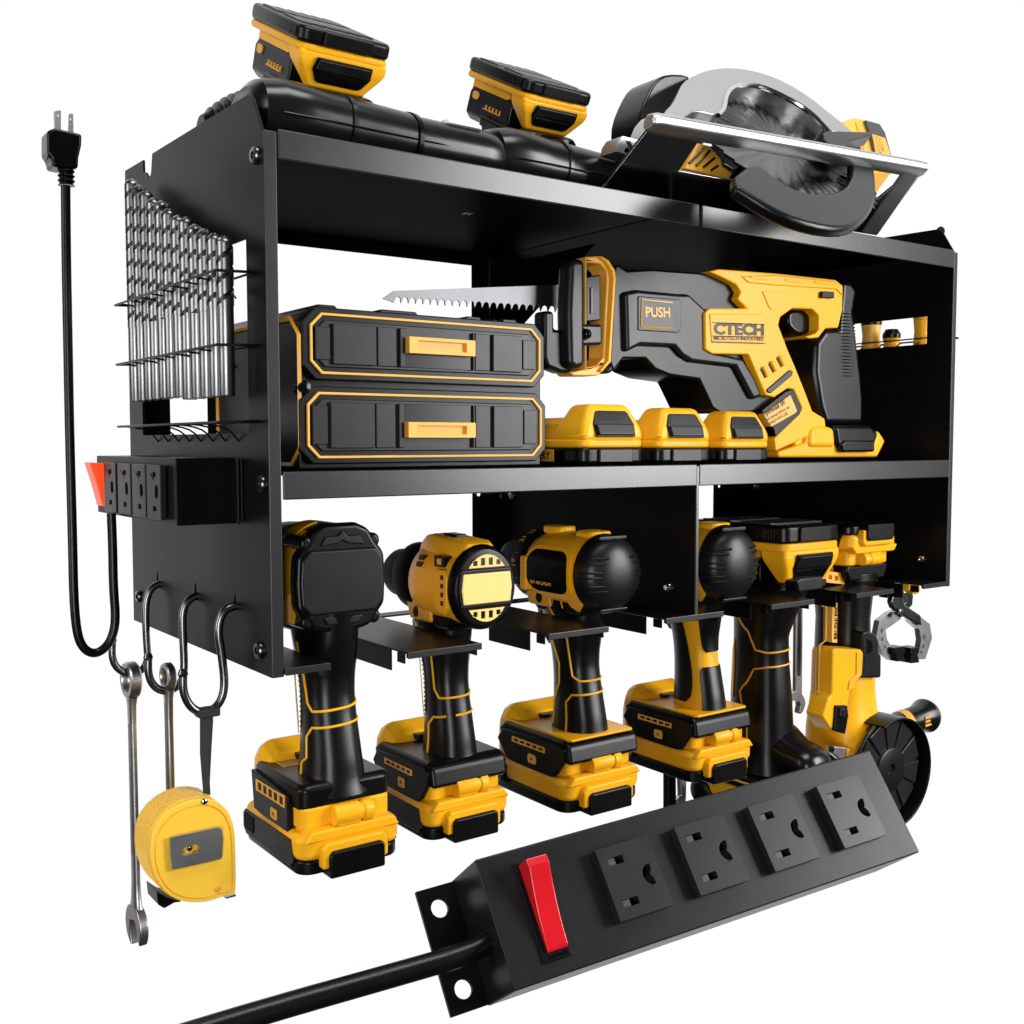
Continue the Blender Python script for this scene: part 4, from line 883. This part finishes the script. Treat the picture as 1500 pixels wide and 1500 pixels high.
bl.data.transform(Matrix.Translation(Vector(cs.location)-bc)); bl.data.transform(BI); bl.matrix_local = Matrix.Translation(bc-Vector(cs.location)) @ BM
m = MB(); m.lathe([(.0001, -.006), (.005, -.006), (.006, -.0045), (.006, -.002), (.012, -.0018), (.013, -.0005), (.013, .0005)], bc, E_, 32); P('arbor_washer', m, PLAST, cs, .0005)
P('guard_liner', MB().slab(smooth(onB(g3((150, 300), (220, 262), (345, 295), (378, 262), (384, 196), (480, 135), (640, 165), (860, 290), (945, 385), (1060, 440), (1060, 480), (600, 440), (330, 400)), .046), 1), E_*.004), PLAST, cs, .001)
P('lower_guard', MB().slab(smooth(onB(g3((540, 543), (640, 620), (740, 690), (860, 722), (960, 722), (1040, 690), (1075, 640), (1082, 580), (1080, 500), (1195, 540), (1215, 620), (1220, 720), (1195, 820), (1120, 898), (1020, 920), (880, 900), (720, 850), (560, 760), (400, 655)), +.006), 1), E_*.010), RUBBER, cs, .0040, 4)
P('retract_lever', MB().slab(onB(g3((925, 388), (945, 380), (1180, 384), (1192, 400), (1060, 440), (1045, 455), (1090, 500), (960, 455), (930, 430)), .000), E_*.012), PLAST, cs, .0015)
P('lower_guard_arm', MB().slab(onB(g3((905, 420), (1050, 440), (1130, 460), (1140, 505), (1070, 520), (900, 470)), .014), E_*.012), PLAST, cs, .0015)
bt_ = P('battery', MB().slab(onB(g3((1020, 330), (1088, 306), (1160, 322), (1190, 380), (1260, 520), (1305, 600), (1195, 610), (1140, 520), (1110, 440)), .050), E_*.05), YEL, cs, .002, 3)
P('battery_cover', MB().slab(onB(g3((1150, 318), (1235, 342), (1265, 390), (1306, 535), (1290, 545), (1210, 520), (1180, 400)), .047), E_*.05), PLAST, bt_, .0015)
P('battery_label', MB().slab(onB(g3((1192, 398), (1262, 420), (1300, 530), (1215, 512)), .0460), E_*.002), AMB, bt_, .0003)
a = onB(g3((1226, 520), (1206, 400)), .0458); m = MB(); m.text('BATTERY', a[0], a[1]-a[0], E_.cross((a[1]-a[0]).normalized()), .0115, .0002, fit=(a[1]-a[0]).length, bold=.03)
P('lettering', m, PLAST, bt_)
P('battery_rib', MB().slab(onB(g3((1100, 330), (1120, 335), (1170, 500), (1150, 500)), .049), E_*.002), AMB, bt_, .0006)
hd_ = AY(.070, *[(936, 195), (937, 168), (950, 136), (962, 116), (978, 108), (1006, 109), (1013, 116), (998, 150), (984, 178), (968, 182), (946, 204)])
P('rear_handle', MB().slab(smooth(hd_, 1), (0, .035, 0)), GLOSS_S, cs, .009, 5)
P('corner_bracket', MB().slab(AY(.020, (944, 205), (955, 178), (965, 166), (985, 165), (1000, 172), (985, 186), (965, 190), (952, 204)), (0, .02, 0)), ALU, cs, .0015, 3)
lv = P('bevel_clamp', MB().slab(AY(.012, (903, 222), (905, 210), (912, 199), (946, 207), (950, 218), (952, 226), (945, 234), (925, 229)), (0, .018, 0), [AY(.012, (917, 207), (924, 208), (931, 225), (925, 224)), AY(.012, (932, 209), (938, 210), (945, 227), (938, 226))]), ALU, cs, .0008)
vb = P('vent_block', MB().slab(AY(.024, *g3((235, 446), (300, 462), (370, 540), (435, 602), (405, 652), (165, 590))), (0, .03, 0)), AMB, cs, .0015)
m = MB()
for q in (((185, 560), (262, 478)), ((222, 572), (300, 490)), ((262, 582), (326, 530)), ((305, 600), (345, 572))): m.tube(AY(.0238, *g3(*q)), .0011, 6)
P('vent_slots', m, PLAST, vb)
P('motor_housing', MB().slab(AY(.030, *g3((300, 470), (700, 560), (1100, 640), (1150, 880), (700, 800), (400, 690))), (0, .05, 0)), PLAST, cs, .006)
P('housing_bracket', MB().slab(onB(g3((300, 462), (420, 470), (470, 560), (440, 590), (380, 555)), .034), E_*.004), DSTEEL, cs, .001)

# ================================================================== upside-down impact tool in tray five
t5 = root('cordless_tool', 'black cordless tool hanging battery-up between the divider and the grinder', 'power tool', (.505, .06, -.17))
M5 = T(.5120, .0290, .0640) @ RY(PI) @ SC(1.02)
pack_slim(t5, M5, dp=.030)
m = MB(); m.prism([(-.0300, .030), (-.0330, .036), (-.0330, .052), (-.0300, .057), (.0300, .057), (.0330, .052), (.0330, .036), (.0300, .030)], 'y', .030, .110); P('battery_cradle', m, PLAST, t5, .003, 3, M=M5)
P('neck', MB().prism([(.474, .0055), (.482, .014), (.540, .014), (.538, .0055)], 'y', .034, .110), PLAST, t5, .003, 3)
P('front_block', MB().prism([(.005, .0075), (.020, .0100), (.022, .0255), (.010, .0285)], 'y', 0, .001) if False else MB().prism([(.488, .0070), (.484, .0165), (.490, .0185), (.520, .0185), (.520, .0070)], 'y', .024, .040), SATIN, t5, .0015, 3)
def sec(z, cx, cy_, a, b, e=2.6, n=36): return superring(Vector((cx, cy_, z)), Vector((1, 0, 0)), Vector((0, 1, 0)), a, b, n, e)
gx, gy = .488, .066
st5 = [(.010, gx+.008, gy-.006, .027, .034), (-.010, gx+.004, gy-.002, .0235, .029), (-.035, gx, gy, .0200, .0240), (-.055, gx, gy, .0200, .0245), (-.090, gx, gy-.001, .0225, .0265), (-.125, gx, gy-.002, .0240, .0275), (-.142, gx, gy-.002, .0250, .0285), (-.156, gx, gy-.002, .027, .031)]
def ev5(z, a):
    for i in range(len(st5)-1):
        if z >= st5[i+1][0] or i == len(st5)-2: break
    A, B_ = st5[i], st5[i+1]; t = min(1, max(0, (z-A[0])/(B_[0]-A[0]))); v = [A[j]+(B_[j]-A[j])*t for j in range(5)]; e = 2/2.6
    ca, sa = math.cos(a), math.sin(a)
    return Vector((v[1]+v[3]*math.copysign(abs(sa)**e, sa), v[2]+v[4]*math.copysign(abs(ca)**e, ca), z))
m = MB(); m.loft([[ev5(.008-.163*k/40, 2*PI*j/40) for j in range(40)] for k in range(41)]); g5 = P('grip', m, RUBBER, t5)
for ln in ([(-.004, -1.15), (-.018, -1.2), (-.030, -1.6), (-.046, -1.9), (-.048, -2.4), (-.047, -3.6), (-.046, -4.6)], [(-.160, -1.7), (-.110, -1.65), (-.085, -1.45), (-.063, -1.85), (-.0605, -2.4), (-.0595, -3.6), (-.059, -4.6)]):
    P('trim_line', MB().tube(seg_surface(ev5, ln, .0002), .0009, 6), TRIM, g5)
for q, mm_ in ((((-.006, -1.25), (-.006, -1.0), (-.016, -1.0), (-.020, -1.25)), TRIM), (((-.040, -1.0), (-.048, -.75), (-.092, -.85), (-.092, -1.12)), AMB), (((-.112, -1.20), (-.108, -.55), (-.155, -.55), (-.160, -1.3)), AMB)):
    ps = [ev5(z, a) for z, a in q]; P('side_patch', MB().slab([p+Vector((-.0012, 0, 0)) for p in ps], (.004, 0, 0)), mm_, g5, .0004)
m = MB(); rg = []
for yy, zz, a, b in ((.075, -.136, .025, .022), (.045, -.136, .024, .022), (.030, -.140, .021, .016), (.018, -.141, .0205, .0150), (.009, -.142, .0185, .0125), (.004, -.143, .0140, .0090), (.0025, -.143, .007, .0040)):
    rg.append(superring(Vector((gx+.008, yy, zz)), Vector((1, 0, 0)), Vector((0, 0, 1)), a, b, 28, 2.3))
m.loft(rg); P('toe', m, GLOSS_S, t5)
P('base_plate', MB().prism(rrect(.078, .115, .012, 5, gx, .055), 'z', -.180, -.1655), YEL, t5, .004, 3)
P('base_edge', MB().prism(rrect(.074, .112, .012, 5, gx, .054), 'z', -.1660, -.1560), PLAST, t5, .0015, 3)
m = MB(); m.tube([(gx-.0375, .085, -.1600), (gx-.0375, .008, -.1600), (gx-.026, -.0035, -.1600), (gx+.02, -.0036, -.1600)], .0011, 6); P('base_trim', m, TRIM, t5)

# ================================================================== angle grinder in tray six
gr6 = root('angle_grinder', 'yellow and black angle grinder hanging battery-up, disc guard at its lower end', 'grinder', (.61, .06, -.14))
M6 = T(.5990, .0300, .0600) @ RY(PI) @ SC(.94)
pack_wide(gr6, M6, vents='full')
m = MB(); m.prism([(-.032, .039), (-.033, .046), (-.027, .056), (.027, .056), (.033, .046), (.032, .039)], 'y', .006, .09); P('battery_cradle', m, PLAST, gr6, .003, 3, M=M6)
m = MB(); m.box(.0322, .022, .0420, .0338, .036, .0480); P('status_light', m, TRIM, gr6, .0006, M=M6)
hx, hy = .6010, .064
m = MB(); m.loft([sec(z, hx, hy, a, b) for z, a, b in ((.008, .025, .028), (.000, .024, .027), (-.03, .0215, .0245), (-.060, .0225, .025), (-.075, .0235, .026))]); hb = P('handle', m, RUBBER, gr6, .0008)
P('handle_collar', MB().loft([sec(z, hx, hy, a, b) for z, a, b in ((.014, .026, .030), (.006, .027, .030))]), PLAST, gr6, .001)
lf = AY(.043, (1207, 839), (1210, 836), (1236, 840), (1237, 856), (1208, 853)); P('collar_vent', MB().slab(lf, (0, .006, 0), [AY(.043, (1214, 842), (1219, 843), (1219, 849), (1214, 848)), AY(.043, (1223, 843), (1228, 844), (1228, 851), (1223, 850))]), AMB, gr6, .0004)
def front6(name, px, y0, d, mm, bev=.001, par=None, sm=0):
    a = AY(.040, *px); a = [Vector((p.x, y0, p.z)) for p in a]
    if sm: a = smooth(a, sm)
    return P(name, MB().slab(a, (0, d, 0)), mm, par or gr6, bev, 3)
h4 = lambda *p: cz(3.75, 1060, 740, *p)
ns = front6('name_strip', h4((585, 545), (615, 532), (612, 755), (582, 752)), .0375, .010, TRIM, .0004)
a = AY(.040, *h4((590, 735), (596, 560))); m = MB(); o_ = Vector((a[0].x+.0058, .0374, a[0].z)); m.text('BRUSHLESS', o_, (a[1]-a[0]), (-1, 0, 0), .0072, .0002, fit=(a[1]-a[0]).length, bold=.03)
P('lettering', m, PLAST, ns)
m = MB(); a = AY(.040, *h4((540, 552), (566, 560), (562, 742), (530, 770), (524, 1030))); m.tube([Vector((p.x, .0405, p.z)) for p in a], .0009, 6); P('trim_line', m, TRIM, gr6)
m = MB(); m.loft([sec(z, x_, y_, a, b, 2.7) for z, x_, y_, a, b in ((-.058, hx+.002, hy, .0235, .025), (-.064, hx+.002, hy, .0265, .027), (-.100, hx+.002, hy, .0270, .0275), (-.118, hx+.001, hy-.001, .0290, .0290), (-.134, hx, hy-.002, .0315, .0310), (-.150, hx-.001, hy-.003, .0320, .0318), (-.153, hx-.001, hy-.003, .0310, .0310))])
yb6 = P('motor_body', m, YEL, gr6, .0008)
front6('body_cover', h4((545, 790), (560, 776), (700, 782), (716, 800), (708, 925), (672, 965), (668, 1000), (640, 1010), (628, 1100), (600, 1240), (540, 1225), (490, 1150), (520, 1050), (540, 1030)), .0290, .02, YEL, .0030, yb6)
front6('cover_line', h4((672, 800), (680, 800), (678, 925), (640, 960), (632, 1000), (626, 1000), (632, 955), (670, 918)), .0278, .004, AMB, .0003, yb6)
front6('switch', h4((552, 1085), (612, 1085), (618, 1140), (600, 1240), (540, 1222), (548, 1150)), .0260, .012, PLAST, .0012, yb6)
front6('switch_button', h4((566, 1095), (602, 1097), (604, 1150), (560, 1146)), .0240, .006, SATIN, .0015, yb6)
front6('side_boot', h4((716, 690), (740, 680), (790, 700), (806, 740), (806, 800), (820, 815), (818, 940), (712, 942), (722, 860), (716, 800)), .0300, .040, SATIN, .0040)
front6('boot_recess', h4((735, 720), (765, 735), (768, 790), (735, 815)), .0292, .004, GLOSS, .0008)
P('body_band', MB().loft([sec(z, hx-.002, hy-.004, a, b, 2.7) for z, a, b in ((-.153, .0318, .0318), (-.159, .0305, .0305))]), PLAST, gr6, .001)
P('gear_head', MB().loft([sec(z, hx+.002, hy-.004, a, b, 3.2) for z, a, b in ((-.158, .022, .024), (-.180, .021, .023), (-.188, .018, .020))]), DSTEEL, gr6, .0015)
front6('head_lug', h4((540, 1310), (625, 1318), (628, 1370), (590, 1385), (548, 1350)), .0300, .006, STEEL, .0012)
front6('head_patch', h4((630, 1322), (670, 1330), (672, 1360), (632, 1372)), .0300, .006, AMB, .0008)
a = AY(.029, *h4((588, 1340)))[0]; m = MB(); m.lathe([(.0030, 0), (.0030, .002), (.0014, .0022)], a, (0, -1, 0), 16); P('head_bolt', m, PLAST, gr6, .0003)
# disc and guard, facing the front
dc = AY(.020, (1300, 1126))[0]; rz_ = abs(AY(.020, (1300, 1053))[0].z-dc.z)
m = MB(); m.lathe([(rz_*1.10, .010), (rz_*1.13, -.008), (rz_*1.10, -.012), (rz_*1.04, -.012)], dc+Vector((.004, .012, -.002)), (0, 1, 0), 64); 
gp = [(math.cos(a), math.sin(a)) for a in [math.radians(-100+215*k/40) for k in range(41)]]
R1, R0 = rz_*1.10, rz_*1.05; cxg, czg = dc.x+.003, dc.z-.003
gdd = P('disc_guard', MB().loft([[Vector((cxg+R1*a, .010, czg+R1*b)), Vector((cxg+R1*a, .040, czg+R1*b)), Vector((cxg+R0*a, .040, czg+R0*b)), Vector((cxg+R0*a, .010, czg+R0*b))] for a, b in gp]), PLAST, gr6, .0008, 2)
P('guard_back', MB().prism([(cxg+R1*a, czg+R1*b) for a, b in gp], 'y', .037, .0405), PLAST, gdd, .001)
P('guard_mount', MB().prism([(.628, -.150), (dc.x+.010, czg+R1*.97), (dc.x-.01, czg+R1*.70), (.628, -.178)], 'y', .020, .060), PLAST, gdd, .002)
dk = P('disc', MB().lathe([(rz_, 0), (rz_, .003)], dc+Vector((0, 0, 0)), (0, 1, 0), 64), DISC, gr6, .0005)
for k in range(11):
    a0 = 2*PI*k/11+.1; a1 = a0+2*PI/11-.09
    q = [(dc.x+rz_*.42*math.cos(a0), dc.z+rz_*.42*math.sin(a0)), (dc.x+rz_*.97*math.cos(a0), dc.z+rz_*.97*math.sin(a0)), (dc.x+rz_*.97*math.cos(a1), dc.z+rz_*.97*math.sin(a1)), (dc.x+rz_*.42*math.cos(a1), dc.z+rz_*.42*math.sin(a1))]
    P('disc_segment', MB().slab([Vector((x_, dc.y-.0002, z_)) for x_, z_ in q], (0, -.0022, 0)), DISC, dk, .0006)
P('hub_plate', MB().lathe([(rz_*.44, -.001), (rz_*.43, -.0042), (rz_*.40, -.0048), (rz_*.12, -.0048), (rz_*.1, -.002)], dc, (0, 1, 0), 48), SATIN, dk)
m = MB()
for k in range(3):
    a = 2*PI*k/3+1.5; m.lathe([(.0016, 0), (.0016, .0006)], dc+Vector((rz_*.27*math.cos(a), -.0054, rz_*.27*math.sin(a))), (0, 1, 0), 10)
0 and P('hub_holes', m, GLOSS, dk)
# side handle
s0 = AY(.075, (1290, 1070))[0]; s1_ = AY(.075, (1356, 1048))[0]; ax = (s1_-s0); LL = ax.length
P('side_handle', MB().lathe([(.010, 0), (.0125, .004), (.0125, LL*.35), (.0135, LL*.8), (.0165, LL*.93), (.0180, LL*.98), (.0165, LL*1.04), (.010, LL*1.06)], s0, ax, 32), GLOSS_S, gr6, .0006)
o_ = s0+ax*.74+Vector((-.001, -.0142, -.001)); m = MB(); A_ = ax.normalized(); N_ = Vector((0, -1, 0)).cross(A_).normalized()
for k in range(3): m.slab([o_+A_*.002*0+N_*(-.004+k*.004)+A_*x1 for x1 in (0, .010)]+[o_+N_*(-.0018+k*.004)+A_*x1 for x1 in (.010, 0)], (0, .0012, 0))
P('handle_marks', m, TRIM, gr6)
P('handle_band', MB().lathe([(.0131, 0), (.0136, .010)], s0+ax*.40, ax, 32), AMB, gr6, .0003)

# ================================================================== pliers, background wrench and other hanging tools
i3 = lambda *p: cz(2.941, 1080, 730, *p)
YP_ = .060
pl_ = root('locking_pliers', 'steel locking clamp with open C-shaped jaws and black pads hanging at the right panel', 'clamp', (.645, YP_, -.03))
def cl(name, px, y0, d, mm, bev=.0012, holes=(), sm=0):
    a = AY(YP_, *i3(*px)); a = [Vector((p.x, y0, p.z)) for p in a]
    if sm: a = smooth(a, sm)
    return P(name, MB().slab(a, (0, d, 0), [[Vector((p.x, y0, p.z)) for p in h] for h in holes]), mm, pl_, bev, 3)
def hol(px, r=.0022):
    c = AY(YP_, *i3(px))[0]; return [Vector((c.x+r*math.cos(t), YP_, c.z+r*1.1*math.sin(t))) for t in [2*PI*k/12 for k in range(12)]]
cl('jaw', [(700, 488), (660, 490), (612, 528), (598, 600), (626, 668), (660, 696), (664, 640), (645, 608), (640, 566), (705, 520)], YP_, .006, STEEL, 0, [hol((622, 570)), hol((624, 606), .0018), hol((637, 640), .0014)])
cl('jaw', [(768, 498), (822, 540), (832, 600), (803, 692), (765, 692), (778, 648), (784, 610), (778, 565), (735, 528)], YP_-.002, .006, STEEL, 0, [hol((797, 595)), hol((793, 636), .0018), hol((785, 662), .0014)])
cl('lever', [(652, 400), (690, 410), (700, 455), (770, 500), (775, 545), (735, 530), (650, 470), (640, 445)], YP_-.006, .006, DSTEEL, .0018)
cl('lever', [(742, 400), (785, 415), (780, 465), (750, 495), (700, 520), (672, 500), (715, 470), (748, 450)], YP_+.006, .006, CHROME, .0020)
cl('link', [(700, 395), (722, 395), (745, 440), (735, 455), (712, 450)], YP_+.002, .005, DSTEEL, .001)
cl('pad', [(652, 640), (700, 634), (704, 662), (696, 668), (702, 694), (668, 700), (664, 670), (655, 662)], YP_-.006, .014, RUBBER, .0008)
cl('pad', [(720, 640), (755, 635), (754, 660), (748, 668), (756, 702), (720, 706), (722, 672), (718, 664)], YP_-.008, .014, RUBBER, .0008)
c = AY(YP_-.007, *i3((697, 493)))[0]; m = MB(); m.lathe([(.0045, 0), (.0045, .002), (.003, .003)], c, (0, -1, 0), 16); P('pivot', m, DSTEEL, pl_, .0003)
cl('handle', [(748, 398), (752, 330), (790, 330), (800, 400), (785, 416)], YP_+.002, .012, YEL, .002)
cl('handle', [(652, 402), (640, 330), (690, 330), (692, 402)], YP_+.002, .010, PLAST, .002)

YW = .16
wr = root('wrench', 'grey combination wrench hanging behind, between the battery-up tool and the grinder', 'wrench', AY(YW, (1170, 1040))[0])
a = AY(YW, (1161, 888), (1170, 888), (1170, 1000), (1162, 1000)); 
P('shaft', MB().slab(AY(YW, (1167, 850), (1177, 850), (1175.5, 1018), (1165.5, 1020)), (0, .005, 0)), STEEL, wr, .0012, 3)
P('recess', MB().slab(AY(YW-.0004, (1169, 870), (1174.5, 870), (1173, 990), (1168, 990)), (0, .001, 0)), DSTEEL, wr, .0003)
P('open_end', MB().slab(smooth(AY(YW-.001, *h4((385, 1020), (412, 1020), (440, 1045), (452, 1080), (448, 1110), (432, 1145), (415, 1148), (418, 1120), (424, 1100), (415, 1078), (395, 1068), (380, 1075), (370, 1115), (362, 1080), (362, 1040))), 1), (0, .007, 0)), STEEL, wr, .0012, 3)
t = root('hanging_pliers', 'dark tool with steel bars hanging beneath the drills, partly hidden by the large power strip', 'hand tool', AY(.12, (1010, 1180))[0])
P('handle', MB().slab(AY(.12, (979, 1100), (991, 1100), (992, 1190), (979, 1190)), (0, .008, 0)), PLAST, t, .002)
P('steel_bar', MB().slab(AY(.122, (996, 1120), (1007, 1120), (1006, 1170), (1004, 1190), (990, 1190), (990, 1176), (998, 1166)), (0, .006, 0)), STEEL, t, .0015)
t2_ = root('pipe_fitting', 'chrome and black cylinder end beneath the fourth drill battery', 'hand tool', AY(.10, (1050, 1150))[0])
q0, q1 = AY(.10, (1027, 1158))[0], AY(.10, (1082, 1144))[0]
P('barrel', MB().lathe([(.009, 0), (.0105, .002), (.0105, (q1-q0).length)], q0, q1-q0, 24), CHROME, t2_, .0006)
P('end_cap', MB().lathe([(.008, -.004), (.0120, -.002), (.0120, .006), (.010, .007)], q0, q1-q0, 24), RUBBER, t2_, .0006)
P('yellow_band', MB().lathe([(.0108, 0), (.0108, .005)], q0+(q1-q0)*.62, q1-q0, 24), AMB, t2_, .0003)

# screwdrivers in the wire rack outside the right panel
for i, (y, r, body, cap, lab) in enumerate(((.200, .0090, AMB, PLAST, 'screwdriver with black-topped yellow handle, farthest back in the rack outside the right panel'), (.1750, .0095, TRIM, PLAST, 'screwdriver with yellow handle seen below the saw trigger through the right panel window'), (.0930, .0100, TRIM, PLAST, 'screwdriver with pale yellow handle just right of the saw grip'), (.0640, .0085, YEL, PLAST, 'screwdriver with short black cap in the rack outside the right panel'), (.0335, .0080, YEL, YEL, 'screwdriver with all-yellow handle nearest the front of the right panel'))):
    x_ = WID+.0046+.0165; y = AX(x_, ((1168, 1178, 1276, 1306, 1350)[i], 495))[0].y; zb = .215 if i != 1 else .205
    t = root('screwdriver', lab, 'screwdriver', (x_, y, .13), 'screwdrivers outside the right panel')
    zt_ = .262 if i in (0, 2, 4) else (.2470 if i == 3 else .242)
    P('handle', MB().lathe([(r*.6, 0), (r*.9, .004), (r, .012), (r*.86, (zt_-zb)*.6), (r, zt_-zb-.008)], (x_, y, zb), (0, 0, 1), 24), body, t, .0005)
    P('cap', MB().lathe([(r*1.02, 0), (r*1.05, .004), (r*.7, .009)], (x_, y, zt_-.008), (0, 0, 1), 24), cap, t, .0004)
    P('shank', MB().lathe([(.0028, 0), (.0028, zb-.13)], (x_, y, .13), (0, 0, 1), 12), CHROME, t)

# ================================================================== large power strip in front
Us, Ns, Vs, Os = Vector((.9852, -.1526, .0775)).normalized(), Vector((.1693, .8004, -.575)).normalized(), Vector((.0257, .5796, .8145)).normalized(), Vector((.0193, -.1707, -.0591))
MS = Matrix(((Us.x, Ns.x, Vs.x, Os.x), (Us.y, Ns.y, Vs.y, Os.y), (Us.z, Ns.z, Vs.z, Os.z), (0, 0, 0, 1)))
LS, HS, DS = .25, .0596, .0400
ps = root('power_strip', 'large black power strip with red rocker switch and four outlets in the foreground', 'power strip', Os+Us*LS/2-Vs*HS+Ns*DS/2)
P('housing', MB().prism([(0, -HS), (0, 0), (LS, 0), (LS, -HS)], 'y', 0, DS), PAINT2 if 'PAINT2' in globals() else SATIN, ps, .0009, 3, M=MS)
fl = P('mounting_flange', MB().prism([(-.0195, -HS+.0005), (-.0195, -.0005), (.0, -.0005), (.0, -HS+.0005)], 'y', DS-.0030, DS-.0002, [circ(.0044, 24, -.0100, -.0110), circ(.0044, 24, -.0100, -HS+.0105)]), PAINT, ps, .0008, 3, M=MS)
def px2s(p):
    q = on(Ns, Os, *p)-Os; return q.dot(Us), q.dot(Vs)
j1 = lambda *p: cz(3.5725, 600, 1080, *p)
sw = [px2s(p) for p in j1((538, 665), (680, 628), (850, 1140), (700, 1190))]
bz = P('switch_bezel', MB().prism(sw, 'y', -.0012, .002), PLAST, ps, .0004, M=MS)
sx0_, sx1_ = sw[0][0]+.0022, sw[1][0]-.0016; sz1_, sz0_ = (sw[0][1]+sw[1][1])/2-.0012, (sw[2][1]+sw[3][1])/2+.0040
m = MB(); prof = [(-.0010, sz0_), (-.0020, sz0_), (-.0030, sz0_+.0012)]+[(-.0030-(.0095)*f+.0016*math.sin(PI*f), sz0_+.0012+(sz1_-.0040-sz0_-.0012)*f) for f in [k/14 for k in range(1, 15)]]+[(-.0118, sz1_), (-.0010, sz1_)]
m.prism(prof, 'x', sx0_, sx1_); P('rocker_switch', m, RED, ps, .0007, 3, M=MS)
P('switch_gap', MB().box(sx0_, -.0016, sz0_-.0028, sx1_, -.0008, sz0_-.0008), GLOSS, ps, .0002, M=MS)
k2 = lambda *p: cz(3.3333, 950, 1080, *p)
outs = [j1((942, 600), (1235, 515), (1370, 893), (1075, 1000)), k2((95, 450), (355, 375), (482, 712), (220, 805)), k2((450, 348), (690, 275), (828, 602), (588, 688)), k2((785, 248), (1015, 182), (1147, 492), (920, 575))]
ow = 0
for i, o_ in enumerate(outs):
    q = [px2s(p) for p in o_]; cx = sum(a for a, b in q)/4; cz_2 = sum(b for a, b in q)/4
    w = .0302; h = .0345; cx -= .0008; cz_2 += .0
    sl = [[(cx-.0105, cz_2+s_-.0018), (cx-.0018, cz_2+s_-.0018), (cx-.0018, cz_2+s_+.0018), (cx-.0105, cz_2+s_+.0018)] for s_ in (.0100, -.0100)]
    gnd = [(cx+.0095+.0046*math.cos(t), cz_2-.0005+.0050*math.sin(t)) for t in [PI/2+PI*k/12 for k in range(13)]]+[(cx+.0108, cz_2-.0052), (cx+.0104, cz_2-.0024), (cx+.0090, cz_2-.0005), (cx+.0104, cz_2+.0016), (cx+.0108, cz_2+.0042)]
    op = P('outlet', MB().prism([(cx-w/2, cz_2-h/2), (cx+w/2, cz_2-h/2), (cx+w/2, cz_2+h/2), (cx-w/2, cz_2+h/2)], 'y', -.0058, -.0003, sl+[gnd]), OUTM, ps, .0009, 3, M=MS)
    P('slot_floor', MB().box(cx-w*.36, -.0012, cz_2-h*.4, cx+w*.42, -.00035, cz_2+h*.4), GLOSS, op, M=MS)
    for s_ in sl: P('contact', MB().box(s_[0][0]+.0001, -.0038, s_[0][1]+.0001, s_[0][0]+.0048, -.0013, s_[2][1]-.0001), GREYM, op, M=MS)
ce = MS @ Vector((.004, DS*.40, -HS*.56))
far = [on(Ns, MS @ Vector((0, .014, 0)), *p) for p in ((690, 1396), (560, 1433), (400, 1478), (230, 1530), (90, 1575))]
cb = [ce]+far
m = MB(); m.tube(cb, .0052, 20, sub=2); cdn = P('cord', m, RUBBER, ps)
